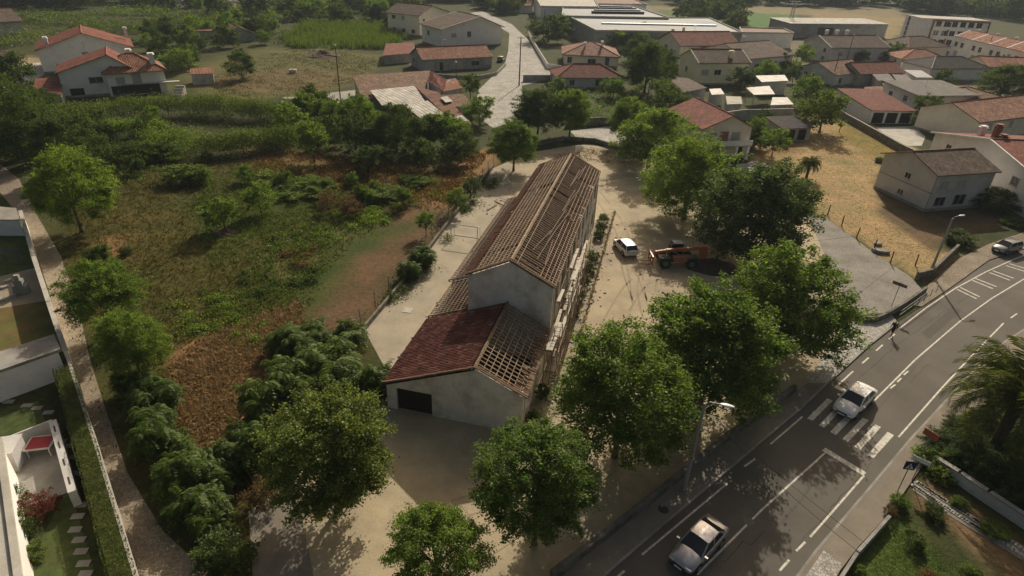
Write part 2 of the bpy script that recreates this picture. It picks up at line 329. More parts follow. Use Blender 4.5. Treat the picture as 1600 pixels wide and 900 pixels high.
def npmesh(name, V, F, mat, smooth=False):
    me = bpy.data.meshes.new(name); k = F.shape[1]
    me.vertices.add(len(V)); me.vertices.foreach_set('co', np.ascontiguousarray(V, np.float32).ravel())
    me.loops.add(F.size); me.loops.foreach_set('vertex_index', np.ascontiguousarray(F, np.int32).ravel())
    me.polygons.add(len(F)); me.polygons.foreach_set('loop_start', np.arange(0, F.size, k, dtype=np.int32)); me.polygons.foreach_set('loop_total', np.full(len(F), k, np.int32))
    if smooth: me.polygons.foreach_set('use_smooth', np.ones(len(F), bool))
    for x in (mat if isinstance(mat, (list, tuple)) else [mat]): me.materials.append(MT[x])
    me.update(calc_edges=True); return me
m, t, b, l = nodes('land')
at = t.nodes.new('ShaderNodeAttribute'); at.attribute_name = 'land'
n1 = nz(t, l, 2.2, 6, rough=.75); g1 = ramp(t, [(.25, (.5, .53, .5)), (.5, (1, 1, 1)), (.75, (1.45, 1.38, 1.28))]); l(n1.outputs[0], g1.inputs[0])
n2 = nz(t, l, .22, 5); g2 = ramp(t, [(.3, (.68, .8, .7)), (.7, (1.28, 1.12, 1.1))]); l(n2.outputs[0], g2.inputs[0])
c = mixc(t, l, 1.0, at.outputs[0], g1.outputs[0], 'MULTIPLY'); c = mixc(t, l, 1.0, c, g2.outputs[0], 'MULTIPLY')
n3 = nz(t, l, .9, 4); g3 = ramp(t, [(.56, (0,)*3), (.7, (1,)*3)]); l(n3.outputs[0], g3.inputs[0]); c = mixc(t, l, g3.outputs[0], c, mixc(t, l, 1.0, c, (.78, .9, .68), 'MULTIPLY'))
l(c, b.inputs[0]); b.inputs['Roughness'].default_value = .95; b.inputs['Specular IOR Level'].default_value = .1; bump(t, l, n1.outputs[0], b, .8, .15)
me = npmesh('ground', np.stack([GX.ravel(), GY.ravel(), np.zeros(nv)], -1), quads, 'land')
ca = me.color_attributes.new('land', 'FLOAT_COLOR', 'POINT'); ca.data.foreach_set('color', np.concatenate([LC.reshape(-1, 3), np.ones((nv, 1))], 1).astype(np.float32).ravel())
link('ground', me, kind='structure')
simple('land_far', (.06, .072, .03), .95, .35, .02, (.13, .11, .05), .006, 0)
MB().face([(-1800, -200, -.3), (1800, -200, -.3), (1800, 2400, -.3), (-1800, 2400, -.3)]).build('terrain', 'land_far', kind='structure')
# ------------------------------------------------------------------ hard surfaces
def sheet(name, pts, z, mat, parent=None, th=0, **kw):
    P = [W(*p) if len(p) == 2 else Vector(p) for p in pts]; P = [Vector((p[0], p[1], z)) for p in P]
    a = sum(P[i].x*P[(i+1) % len(P)].y-P[(i+1) % len(P)].x*P[i].y for i in range(len(P)))
    if a < 0: P = P[::-1]
    mb = MB()
    if th: mb.ext([p-Vector((0, 0, th)) for p in P], (0, 0, th))
    else: mb.face(P)
    bm = bmesh.new(); me = mb.mesh(name, mat); bm.from_mesh(me); bmesh.ops.triangulate(bm, faces=[f for f in bm.faces if len(f.verts) > 4]); bm.to_mesh(me); bm.free()
    return link(name, me, parent, **({'kind': 'structure'} if not parent and 'label' not in kw else {}), **kw)
sheet('schoolyard', [(430, 960), (445, 770), (600, 570), (569, 516), (640, 430), (700, 350), (768, 264), (830, 238), (905, 226), (985, 232), (1050, 262), (1110, 330), (1262, 340), (1330, 480), (1330, 560), (1262, 600), (1120, 697), (930, 850), (850, 930), (800, 1010), (520, 1010)], .012, 'yard_concrete')
sheet('side_strip', [(600, 572), (569, 516), (640, 430), (700, 350), (768, 264), (800, 255), (800, 300), (745, 380), (700, 440), (650, 520), (602, 600)], .015, 'strip_concrete')
yd = [o for o in bpy.data.objects if o.name == 'schoolyard'][0]
def track(pts, gap=1.5):
    P = [Vector((*W(*p).xy, .0155)) for p in pts]; Q = []
    for i in range(len(P)-1):
        a0, a1, a2, a3 = P[max(0, i-1)], P[i], P[i+1], P[min(len(P)-1, i+2)]
        for k in range(8):
            u = k/8; Q.append(.5*((2*a1)+(a2-a0)*u+(2*a0-5*a1+4*a2-a3)*u*u+(3*a1-a0-3*a2+a3)*u**3))
    for sg in (-1, 1):
        mb = MB()
        for a, c in zip(Q, Q[1:]):
            d = (c-a).normalized(); n = Vector((-d.y, d.x, 0)); o = n*sg*gap/2; w = n*.11*random.uniform(.75, 1.2)
            if random.random() < .9: mb.face([a+o-w, c+o-w, c+o+w, a+o+w])
        mb.build('tyre_track', 'yard_track', yd)
track([(1000, 470), (985, 430), (978, 400)]); track([(1020, 500), (1010, 450), (1025, 415), (1060, 405)], 1.9); track([(940, 560), (960, 500), (1000, 440), (1050, 425)], 1.9); track([(620, 840), (700, 800), (790, 770), (880, 700)]); track([(930, 300), (965, 350), (990, 420), (1000, 480)])
sheet('gravel_lot', [(1262, 338), (1290, 340), (1372, 400), (1422, 432), (1440, 452), (1398, 488), (1345, 492), (1320, 470)], .016, 'gravel')
sheet('cobbled_verge', [(1322, 490), (1355, 499), (1392, 492), (1402, 505), (1360, 538), (1317, 577), (1292, 600), (1262, 600)], .12, 'street_cobble', th=.12)
sheet('verge', [(1450, 446), (1498, 405), (1545, 382), (1640, 350), (1640, 376), (1545, 407), (1482, 452), (1440, 480), (1425, 478)], .10, 'path_gravel', th=.1)
sheet('pavement_left', [(1262, 600), (1292, 600), (1250, 640), (1105, 762), (960, 886), (880, 960), (800, 1010), (850, 930), (930, 850), (1120, 697)], .12, 'pavement', th=.12)
road = sheet('road', [(800, 1010), (880, 960), (960, 886), (1105, 762), (1250, 640), (1292, 600), (1317, 577), (1360, 538), (1402, 505), (1440, 480), (1482, 452), (1545, 407), (1640, 362), (1700, 340), (1700, 470), (1640, 498), (1600, 516), (1570, 535), (1540, 560), (1500, 603), (1420, 690), (1355, 768), (1275, 862), (1210, 950), (1160, 1020)], .008, 'asphalt')
sheet('pavement_right', [(1160, 1020), (1210, 950), (1275, 862), (1355, 768), (1420, 690), (1500, 603), (1540, 560), (1570, 535), (1600, 516), (1680, 500), (1680, 545), (1600, 590), (1500, 660), (1450, 715), (1392, 800), (1340, 856), (1312, 893), (1260, 990), (1220, 1040)], .12, 'pavement', th=.12)
sheet('cobbled_pavement', [(1286, 862), (1316, 884), (1264, 975), (1226, 948)], .128, 'street_cobble')
sheet('dirt_path', [(-20, 240), (30, 280), (60, 340), (95, 400), (120, 470), (140, 560), (165, 640), (200, 740), (255, 830), (320, 890), (380, 960), (230, 960), (212, 900), (160, 740), (118, 600), (100, 545), (75, 450), (40, 350), (0, 300)], .010, 'path_gravel')
sheet('cobbled_street', [(742, 168), (748, 140), (770, 119), (788, 104), (794, 80), (796, 52), (770, 36), (735, 20), (755, 18), (800, 38), (825, 62), (850, 100), (868, 122), (815, 134), (818, 160), (800, 192), (770, 200), (750, 185)], .012, 'street_cobble')
sheet('concrete_ramp', [(388, 800), (450, 758), (470, 800), (490, 900), (500, 1000), (420, 1000), (395, 900)], .018, 'pavement')  # darker pavement tone: shade over the ramp put into its colour
sheet('lane', [(890, 205), (960, 196), (1010, 215), (960, 226), (900, 214)], .012, 'street_cobble')
sheet('rural_lane', [(440, 152), (490, 148), (560, 140), (562, 156), (500, 165), (440, 165)], .012, 'concrete')
sheet('garage_court', [(1368, 199), (1428, 197), (1446, 214), (1440, 228), (1405, 228)], .03, 'concrete_pale')
sheet('house_court', [(0, 102), (62, 98), (75, 112), (40, 135), (0, 130)], .02, 'concrete_pale')
# painted lines, all parts of the road
def mark(name, pts, wd=.13, z=.014):
    P = [Vector((*W(*p).xy, z)) for p in pts]; mb = MB(); n = len(P); Lp = []; Rp = []
    for i in range(n):
        d = (P[min(i+1, n-1)]-P[max(i-1, 0)]).normalized(); q = Vector((-d.y, d.x, 0))*wd/2; Lp.append(P[i]+q); Rp.append(P[i]-q)
    for i in range(n-1): mb.face([Rp[i], Rp[i+1], Lp[i+1], Lp[i]])
    return mb.build(name, 'road_paint', road)
mark('edge_line', [(1003, 867), (1137, 755)]); mark('edge_line', [(1204, 694), (1254, 651)]); mark('edge_line', [(1306, 605), (1333, 580)])
mark('edge_line', [(1403, 515), (1447, 481), (1492, 451), (1540, 425), (1585, 405), (1640, 384)])
mark('edge_line', [(1266, 839), (1310, 789), (1350, 743)]); mark('edge_line', [(1404, 683), (1470, 608), (1520, 554), (1568, 505)])
mark('centre_line', [(1089, 898), (1190, 797), (1290, 707)]); mark('centre_line', [(1366, 626), (1430, 562), (1500, 502), (1550, 466), (1600, 436), (1640, 416)])
mark('stop_line', [(1287, 702), (1351, 741)], .5, .018); mark('stop_line', [(1305, 603.5), (1352, 626)], .5, .018)
for a, b_ in (((1163, 729), (1180, 717)), ((1347, 568), (1357, 559)), ((1369, 548), (1379, 539)), ((1389, 530), (1398, 522)), ((1244, 861), (1258, 847)), ((1218, 892), (1233, 875)), ((965, 901), (976, 892)), ((1391, 607), (1399, 601)), ((1402, 597), (1408, 591)), ((1412, 586), (1419, 580)), ((1579, 497), (1589, 490))):
    mark('edge_dash', [a, b_], .14)
for q in ([(1261, 654), (1270, 657.5), (1301, 626), (1292.5, 622.5)], [(1279.5, 664.5), (1287.5, 668.5), (1319, 636), (1310.5, 632)], [(1297, 675), (1306, 680), (1338, 646.5), (1329, 642)], [(1316, 686), (1325, 691), (1357, 657), (1348, 653)], [(1335, 698), (1344.5, 703), (1376.5, 667.5), (1367, 663)], [(1355, 711), (1365, 716), (1397, 680), (1386.5, 675)]):
    sheet('crosswalk_stripe', q, .014, 'road_paint', road)
for a, b_ in (((1495, 452), (1526, 467)), ((1500, 449), (1531, 464)), ((1519, 438), (1551, 451)), ((1524, 435), (1557, 448)), ((1546, 426), (1578, 438)), ((1551, 423), (1584, 435)), ((1572, 415), (1604, 425)), ((1577, 412), (1610, 422))):
    mark('hatch_bar', [a, b_], .2, .012)
for px, py in ((1036, 798), (1330, 508), (1170, 815)):
    p = W(px, py); mb = MB(); z = .135 if px == 1036 else (.135 if px == 1330 else .016)
    mb.face([(p.x+.35*math.cos(k*.5236), p.y+.35*math.sin(k*.5236), z) for k in range(12)]); mb.build('manhole_cover', 'metal_dark', label={1036: 'dark round manhole cover in the left pavement by the silver car', 1330: 'dark manhole cover in the pale cobbled verge', 1170: 'manhole cover in the asphalt right of the silver car'}[px], cat='manhole')
mb = MB(); p = W(637, 485); mb.box((p.x, p.y, .03), (.9, .9, .04), R(-12)); mb.build('inspection_cover', 'concrete_pale', label='pale square concrete cover in the strip left of the school', cat='manhole')
for q in ([(1180, 770), (1215, 738), (1235, 750), (1198, 784)], [(1440, 520), (1490, 478), (1502, 486), (1452, 530)], [(1090, 850), (1120, 822), (1135, 832), (1104, 862)]): sheet('asphalt_repair', q, .0105, 'asphalt_patch', road)
def tar(pts, wd=.05):
    P = [W(*p) for p in pts]; Q = []
    for a, c in zip(P, P[1:]):
        n = max(2, int((c-a).length/.7)); Q += [a.lerp(c, k/n)+Vector((random.gauss(0, .05), random.gauss(0, .05), 0)) for k in range(n)]
    mb = MB()
    for a, c in zip(Q, Q[1:]):
        d = (c-a).normalized(); n = Vector((-d.y, d.x, 0))*wd*random.uniform(.3, .7); mb.face([Vector((*(a-n).xy, .0115)), Vector((*(c-n).xy, .0115)), Vector((*(c+n).xy, .0115)), Vector((*(a+n).xy, .0115))])
    mb.build('tar_seam', 'tar', road)
tar([(1305, 628), (1345, 588), (1400, 540), (1470, 490), (1540, 446)]); tar([(1240, 860), (1300, 792), (1370, 716)], .04); tar([(1420, 600), (1450, 570), (1462, 575)], .04); tar([(1130, 880), (1160, 846), (1172, 850), (1205, 820)], .04)
# kerbs
def ribbon(name, pts, wd, h, mat, z0=0, parent=None, **kw):
    P = [W(*p) if not isinstance(p, Vector) else p for p in pts]; mb = MB()
    for i in range(len(P)-1):
        a, b_ = P[i].xy, P[i+1].xy; d = (b_-a); mid = (a+b_)/2; L = d.length
        mb.box((mid.x, mid.y, z0+h/2), (L+wd*.0, wd, h), math.atan2(d.y, d.x))
    return mb.build(name, mat, parent, **kw)
ribbon('kerb', [(880, 960), (960, 886), (1105, 762), (1250, 640), (1292, 600), (1317, 577), (1360, 538), (1402, 505)], .16, .13, 'concrete', kind='structure')
ribbon('kerb', [(1210, 950), (1275, 862), (1355, 768), (1420, 690), (1500, 603), (1540, 560), (1570, 535), (1600, 516), (1680, 500)], .16, .13, 'concrete', kind='structure')
# ------------------------------------------------------------------ the gutted school
SO, SYAW = Vector((-.241, 44.686, 0)), R(-12.8)
def SL(u, v, z=0): return SO + Matrix.Rotation(SYAW, 3, 'Z') @ Vector((u, v, z))
sch = thing('school_building', 'long gutted school with bare roof battens and a red tiled annexe', 'building', SO, SYAW)
HW, V1, HE, HRD = 3.62, 30.85, 7.30, 9.25
def slope(u): return HE+(HRD-HE)*(1-abs(u)/3.85)
gb = lambda v: [(-HW, v, 0), (HW, v, 0), (HW, v, slope(HW)-.12), (0, v, HRD-.12), (-HW, v, slope(HW)-.12)]
MB().ext(gb(.2), (0, .3, 0)).build('gable_wall', 'plaster_school', sch)
MB().ext(gb(V1-.3), (0, .3, 0)).build('gable_wall', 'plaster_school', sch)
MB().b2(-HW, -HW+.3, .5, V1-.3, 0, slope(HW)-.2).build('side_wall', 'plaster_school', sch)
# right wall with real window openings
def wall_open(name, parent, x0, x1, y0, y1, z0, z1, ops, mat):
    """wall along y between x0..x1 with openings (ya,yb,za,zb)"""
    mb = MB(); ys_ = sorted({y0, y1, *[o[0] for o in ops], *[o[1] for o in ops]})
    for a, b_ in zip(ys_, ys_[1:]):
        zs = [(o[2], o[3]) for o in ops if o[0] <= a+1e-6 and o[1] >= b_-1e-6]; z = z0
        for za, zb in sorted(zs):
            if za > z: mb.b2(x0, x1, a, b_, z, za)
            z = zb
        if z < z1: mb.b2(x0, x1, a, b_, z, z1)
    return mb.build(name, mat, parent)
ops = []
for k in range(9):
    y = 1.6+k*3.25; ops += [(y, y+1.9, .9, 2.9), (y, y+1.9, 4.4, 6.4)]
wall_open('side_wall', sch, HW-.3, HW, .5, V1-.3, 0, slope(HW)-.2, ops, 'plaster_school')
for o in ops:
    w = MB(); y0, y1, z0, z1 = o
    for a in (y0+.04, (y0+y1)/2, y1-.04): w.b2(HW-.2, HW-.12, a-.035, a+.035, z0, z1)
    for z in (z0+.04, (z0+z1)/2, z1-.04): w.b2(HW-.195, HW-.125, y0, y1, z-.03, z+.03)
    wo = w.build('window', 'timber_pale', sch)
    MB().b2(HW-.165, HW-.155, y0, y1, z0, z1).build('pane', 'glass_dark', wo)
    MB().b2(HW-.05, HW+.08, y0-.1, y1+.1, z0-.1, z0-.003).build('sill', 'concrete', wo)
MB().b2(-HW+.3, HW-.3, .5, V1-.3, 5.2, 5.3).build('attic_floor', 'timber_dark', sch)  # near-black floor: the shade under the roof put into its colour
for k in range(5): MB().b2(HW+.002, HW+.1, 6.9+k*6.0-.2, 6.9+k*6.0+.2, 0, 7.0).build('pilaster', 'plaster_school', sch)
MB().tube((HW+.12, .45, 0), (HW+.12, .45, 7.0), .07, n=8).build('downpipe', 'metal_white', sch)
# roof timbers -------------------------------------------------------
def inst(name, me, parent, loc, rot=(0, 0, 0), sc=(1, 1, 1)):
    o = bpy.data.objects.new(name, me); COL.objects.link(o); o.parent = parent; o.location = loc; o.rotation_euler = rot; o.scale = sc; return o
tlt = math.atan2(HRD-HE, 3.85); SLEN = math.hypot(3.85, HRD-HE)
raf = MB().box((0, 0, 0), (SLEN, .085, .09)).mesh('rafter', 'timber_pale'); rafd = MB().box((0, 0, 0), (SLEN, .08, .12)).mesh('rafter', 'timber')
bat = MB().box((0, 0, 0), (.06, V1-.1, .045)).mesh('batten', 'timber_pale')
N = 58
for k in range(N):
    v = .35+k*(V1-.5)/(N-1)
    if random.random() < .05: continue
    inst('rafter', raf, sch, (-1.925, v+random.uniform(-.03, .03), (HE+HRD)/2-.01), (0, -tlt, random.uniform(-.02, .02)))
for k in range(10):
    u = -3.75+k*3.68/9; inst('batten', bat, sch, (u, V1/2+.05, slope(u)+.045+random.uniform(-.01, .01)), (0, -tlt, random.uniform(-.0006, .0006)))
NR = 74
for k in range(NR):
    v = .35+k*(V1-.5)/(NR-1); o = None if random.random() < .07 else inst('rafter', rafd, sch, (1.925, v+random.uniform(-.06, .06), (HE+HRD)/2-.06+random.uniform(-.02, .02)), (0, tlt, random.uniform(-.02, .02)))
for k, u in enumerate((.12, .5, 2.45, 2.8, 3.15, 3.45, 3.75)):
    inst('batten', bat, sch, (u, V1/2+.05, slope(u)+.045), (0, tlt, random.uniform(-.001, .001)))
MB().b2(-.09, .09, .1, V1, HRD-.04, HRD+.1).build('ridge_beam', 'timber_pale', sch)
# second layer of old laths hanging below the right slope
lath = MB().box((0, 0, 0), (1.7, .05, .035)).mesh('lath', 'timber')
for k in range(230):
    u = random.uniform(.7, 3.0); inst('lath', lath, sch, (u, random.uniform(.6, V1-.6), slope(u)-.42+random.uniform(-.12, .1)), (0, tlt+random.uniform(-.06, .06), random.uniform(-.12, .12)))
purl = MB().b2(-.1, .1, .3, V1-.3, -.1, .1).mesh('purlin', 'timber')
for u in (-1.9, 1.9, 3.3, -3.3): inst('purlin', purl, sch, (u, 0, slope(u)-.22))
# loose long timbers lying on the right slope
lng = MB().box((0, 0, 0), (.08, 1, .06)).mesh('loose_timber', 'timber')
for u, v, L, a in ((1.9, 11, 7.5, .07), (2.15, 10.5, 8, .1), (2.0, 17.5, 6.5, .05), (2.2, 18, 7, .09), (1.6, 24, 6, .03), (1.75, 24.5, 6.5, .08), (1.85, 5.5, 5.5, .06), (2.3, 5, 5, -.05), (2.5, 14, 4, -.5), (2.2, 13, 3.5, .6), (2.6, 20.5, 3.5, -.45), (1.4, 6.2, 4.5, .16), (2.05, 27, 5, .02)):
    inst('loose_timber', lng, sch, (u, v, slope(u)+.12), (math.tan(tlt)*a*.0, tlt, -a), (1, L, 1))
# verge and eave tiles
def barrel(r=.11, L=.44, n=5, taper=.8):
    mb = MB(); vs = []
    for j, (y, rr) in enumerate(((0, r), (L, r*taper))):
        for k in range(n+1):
            a = math.pi*k/n; vs.append((rr*math.cos(a), y, rr*math.sin(a)*.75))
    return vs, [(k, k+1, n+2+k, n+1+k) for k in range(n)]
bv, bf = barrel()
vt = MB().add(bv, bf).mesh('verge_tile', 'clay_old'); vt2 = MB().add(bv, bf).mesh('verge_tile', 'clay_old')
def lay(me, name, p0, p1, parent, step=.36, jit=.03):
    p0, p1 = Vector(p0), Vector(p1); d = p1-p0; n = max(1, int(d.length/step)); q = d.to_track_quat('Y', 'Z').to_euler()
    for k in range(n):
        inst(name, me, parent, p0+d*(k/n)+Vector((random.uniform(-jit, jit), random.uniform(-jit, jit), .0)), (q.x, q.y, q.z+random.uniform(-.06, .06)))
for sgn in (-1, 1):
    for row in (.16, .38): lay(vt, 'verge_tile', (sgn*3.85, row, slope(3.85)+.1), (0, row, HRD+.1), sch)
lay(vt, 'verge_tile', (3.85, V1-.15, HE+.1), (0, V1-.15, HRD+.1), sch); lay(vt, 'verge_tile', (-3.85, V1-.15, HE+.1), (0, V1-.15, HRD+.1), sch)
# rows of tiles left on the left eave (joined)
mb = MB()
for k in range(118):
    v = .6+k*.255
    for r_ in range(2):
        if random.random() < .08: continue
        u = -3.95+r_*.36; T = Matrix.Translation((u, v, slope(abs(u))+.09)) @ Matrix.Rotation(-tlt, 4, 'Y') @ Matrix.Rotation(-math.pi/2+random.uniform(-.05, .05), 4, 'Z')
        mb.add([T @ Vector(p) for p in bv], bf)
mb.build('eave_tiles', 'clay_rust', sch, kind='stuff')
# ---- annexe
VA, UL, UR, ZL, ZR, ZRD, UA = -9.3, -7.1, 3.5, 2.55, 3.68, 5.35, -.11
def za(u): return ZRD-(UA-u)*(5.44-2.43)/7.3 if u < UA else ZRD-(u-UA)*(5.44-3.57)/3.84
def gwall(us, z0, v=VA, t=.3):
    top = [(u, v, za(u)-.14) for u in reversed(us)]; return [(us[0], v, z0), (us[-1], v, z0)]+top
MB().ext(gwall([-3.46, UA, UR], 0), (0, .3, 0)).build('gable_wall', 'plaster_school', sch)
MB().ext(gwall([-6.3, -3.46], 2.1), (0, .3, 0)).build('lintel_wall', 'plaster_school', sch)
MB().ext(gwall([UL, -6.3], 0), (0, .3, 0)).build('gable_wall', 'plaster_school', sch)
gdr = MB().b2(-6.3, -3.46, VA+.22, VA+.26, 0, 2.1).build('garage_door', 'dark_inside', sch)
for k in range(12): MB().b2(-6.29+k*.236, -6.29+k*.236+.215, VA+.19, VA+.218, .03, 2.07).build('plank', 'timber_dark', gdr)
MB().b2(UL, UL+.3, VA+.3, .2, 0, za(UL)-.2).build('side_wall', 'plaster_school', sch)
wall_open('side_wall', sch, UR-.3, UR, VA+.3, .2, 0, za(UR)-.2, [(-7.8, -6.2, 1, 2.6), (-4.6, -3.0, 1, 2.6)], 'plaster_school')
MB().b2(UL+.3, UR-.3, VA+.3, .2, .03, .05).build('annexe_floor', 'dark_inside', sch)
MB().tube((UR+.1, VA+.25, 0), (UR+.1, VA+.25, ZR-.1), .06, n=8).build('downpipe', 'metal_white', sch)
# tiled left slope: deck plus every tile (joined, a few pixels each)
dk = MB(); dk.slab([(-7.4, VA-.25, za(-7.4)), (UA, VA-.25, ZRD), (UA, .19, ZRD), (-7.4, .19, za(-7.4))], .1); dk.build('roof_deck', 'timber_dark', sch)
mb = MB(); ta = math.atan2(5.44-2.43, 7.3); LSL = math.hypot(7.3, 3.01)
cols = int((.19-(VA-.25))/.235)
for c_ in range(cols):
    v = VA-.2+c_*.235
    for r_ in range(int(LSL/.38)):
        s_ = LSL-(r_+1)*.38; u = UA-s_*math.cos(ta); z = ZRD-s_*math.sin(ta)+.035+random.uniform(-.008, .008)
        T = Matrix.Translation((u-.36*math.cos(ta), v+random.uniform(-.008, .008), z-.36*math.sin(ta)+.02)) @ Matrix.Rotation(-ta-.03, 4, 'Y') @ Matrix.Rotation(-math.pi/2+random.uniform(-.02, .02), 4, 'Z')
        mb.add([T @ Vector(p) for p in bv], bf)
mb.build('roof_tiles', 'tiles_red', sch, kind='stuff')
lay(vt, 'ridge_tile', (UA, VA-.2, ZRD+.06), (UA, .1, ZRD+.06), sch, .4, .01)
# open right slope
ra = math.atan2(5.44-3.57, 3.84); RSL = math.hypot(3.84, 1.87)
r2 = MB().box((0, 0, 0), (RSL, .06, .07)).mesh('rafter', 'timber_pale'); b2_ = MB().box((0, 0, 0), (.06, 9.3, .05)).mesh('batten', 'timber_pale')
for k in range(21):
    inst('rafter', r2, sch, (UA+1.92, VA+.1+k*.455, (ZRD+za(3.73))/2-.02), (0, ra, random.uniform(-.01, .01)))
for k in range(9):
    u = UA+.1+k*.46; inst('batten', b2_, sch, (u, VA/2+.1, za(u)+.04), (0, ra, random.uniform(-.002, .002)))
for row in (-.1, .12): lay(vt, 'verge_tile', (3.8, VA+row, za(3.8)+.09), (UA, VA+row, ZRD+.09), sch)
lay(vt, 'verge_tile', (-7.4, VA-.2, za(-7.4)+.14), (UA, VA-.2, ZRD+.14), sch, .4)
mb = MB()
for k in range(150):
    v = random.uniform(VA, -.2); u = random.choice((3.62, 3.62, 3.3, 2.95)) if v < -6 else random.choice((3.66, 3.62, 3.4)); T = Matrix.Translation((u+.2, v, za(u+.2)+.08)) @ Matrix.Rotation(ra, 4, 'Y') @ Matrix.Rotation(math.pi/2+random.uniform(-.25, .25), 4, 'Z')
    mb.add([T @ Vector(p) for p in bv], bf)
mb.build('eave_tiles', 'tiles_worn', sch, kind='stuff')
# ---- lean-to on the left
for (u0, v0, v1, dz) in ((-7.4, .25, 7.2, 0), (-7.85, 7.25, V1, .12)):
    zl = lambda u: za(u)+dz
    n = int((v1-v0)/.4); LL = math.hypot(u0+3.65, zl(-3.65)-zl(u0)); rf = MB().box((0, 0, 0), (LL, .06, .07)).mesh('rafter', 'timber'); bt = MB().box((0, 0, 0), (.07, v1-v0, .045)).mesh('batten', 'timber')
    for k in range(n+1): inst('rafter', rf, sch, ((u0-3.65)/2, v0+.05+k*(v1-v0-.1)/n, (zl(u0)+zl(-3.65))/2), (0, -ta, 0))
    for k in range(10):
        u = u0+.05+k*(-3.75-u0)/9; inst('batten', bt, sch, (u, (v0+v1)/2, zl(u)+.06), (0, -ta, 0))
    MB().b2(u0+.3, u0+.55, v0, v1, 0, zl(u0+.4)-.12).build('side_wall', 'plaster_school', sch)
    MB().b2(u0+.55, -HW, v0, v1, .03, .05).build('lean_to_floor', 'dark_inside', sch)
    MB().ext([(u0+.3, v0+.001, 0), (-HW, v0+.001, 0), (-HW, v0+.001, zl(-HW)-.1), (u0+.3, v0+.001, zl(u0+.3)-.1)], (0, .25, 0)).build('end_wall', 'block_grey', sch)
    lay(vt, 'verge_tile', (u0, v0+.1, zl(u0)+.12), (-3.75, v0+.1, zl(-3.75)+.12), sch, .4)
MB().ext([(-7.55, V1-.25, 0), (-HW, V1-.25, 0), (-HW, V1-.25, za(-HW)), (-7.55, V1-.25, za(-7.55))], (0, .25, 0)).build('end_wall', 'block_grey', sch)
# scaffold along the yard side
sc_ = thing('scaffold', 'weathered scaffold with pale planks against the yard side of the school', 'scaffold', SO, SYAW)
up = MB().tube((0, 0, 0), (0, 0, 6.9), .04, n=6).mesh('upright', 'timber_pale'); pk = MB().box((0, 0, 0), (.26, 2.15, .05)).mesh('plank', 'plank_white'); tr = MB().tube((0, 0, 0), (1.0, 0, 0), .035, n=5).mesh('transom', 'timber'); lg = MB().tube((0, 0, 0), (0, 2.2, 0), .035, n=5).mesh('ledger', 'timber_pale')
dg = MB().tube((0, 0, 0), (0, 2.2, 2.0), .03, n=5).mesh('brace', 'timber_pale'); rung = MB().tube((0, 0, 0), (.5, 0, 0), .025, n=5).mesh('rung', 'timber_pale')
for k in range(9):
    v = -3.9+k*2.1; u = HW+.35
    for du in (0, 1.05):
        inst('upright', up, sc_, (u+du, v, 0), (random.uniform(-.02, .02), random.uniform(-.02, .02), 0), (1, 1, 1 if k > 1 else .78))
    for z in (2.0, 4.0, 6.0):
        if k < 2 and z > 5: continue
        inst('transom', tr, sc_, (u, v, z))
        if k < 8:
            for du in (0, 1.05): inst('ledger', lg, sc_, (u+du, v, z+.06))
            for j in range(3):
                if random.random() < (.85 if z == 4 else .5): inst('plank', pk, sc_, (u+.2+j*.3, v+1.05, z+.13), (random.uniform(-.02, .02), 0, random.uniform(-.03, .03)))
    if k % 2 == 0 and k < 8: inst('brace', dg, sc_, (u+1.1, v, 2.0))
    if k % 3 == 0 and k < 8:
        for j in range(16): inst('rung', rung, sc_, (u+.3, v+.6+j*.06, .3+j*.3))
lad = MB(); 
for du in (0, .45): lad.tube((du, 0, 0), (du, 1.2, 5), .03, n=5)
for j in range(14): lad.tube((0, .1+j*.08, .35+j*.34), (.45, .1+j*.08, .35+j*.34), .02, n=5)
lad.build('site_ladder', 'timber_pale', loc=SL(HW+.75, -3.2, 0), rz=SYAW, label='pale wooden ladder leaning inside the school scaffold', cat='ladder')
# yard edging of dead weeds, paving strip, boundary wall, goal, hoop
def slp(L_, z=0): return [SL(u, v, z) for u, v in L_]
sheet('school_apron', slp([(HW+.05, -9), (5.75, -9), (5.75, 37), (HW+.05, 33)]), .02, 'yard_slab')
def weedline(pts, name, wd=.22):
    V = []; F = []; 
    for a, b_ in zip(pts, pts[1:]):
        n = int((b_-a).length*42)
        for _ in range(n):
            p = a.lerp(b_, random.random())+Vector((random.gauss(0, wd/2.6), random.gauss(0, wd/2.6), .02)); h = random.uniform(.03, .12); t = random.uniform(0, 6.28); d = Vector((math.cos(t), math.sin(t), 0))*.06; e = Vector((random.uniform(-.1, .1), random.uniform(-.1, .1), h))
            i = len(V); V += [p-d, p+d, p+e+d*.4, p+e-d*.4]; F.append((i, i+1, i+2, i+3))
    return link(name, npmesh(name, np.array([tuple(v) for v in V]), np.array(F), 'weed_orange'), label='strip of dead rusty weeds along the yard slab joint', cat='weeds', kind='stuff')
weedline(slp([(7.6, 3.75), (5.8, 3.9), (5.82, 20), (5.85, 37)]), 'weed_strip')
bw = MB(); pts = [SL(-13.55, -3), SL(-13.6, 11.3), SL(-14.2, 25.5), SL(-14.8, 49)]
ribbon('boundary_wall', pts, .25, .55, 'wall_mossy', label='low mossy boundary wall between the weedy field and the school strip', cat='wall')
fe = thing('wire_fence', 'rusty wire fence of thin posts on the mossy field wall', 'fence', (0, 0, 0))
pm = MB().tube((0, 0, 0), (0, 0, 1.9), .035, n=5).mesh('post', 'metal_dark'); prev = None
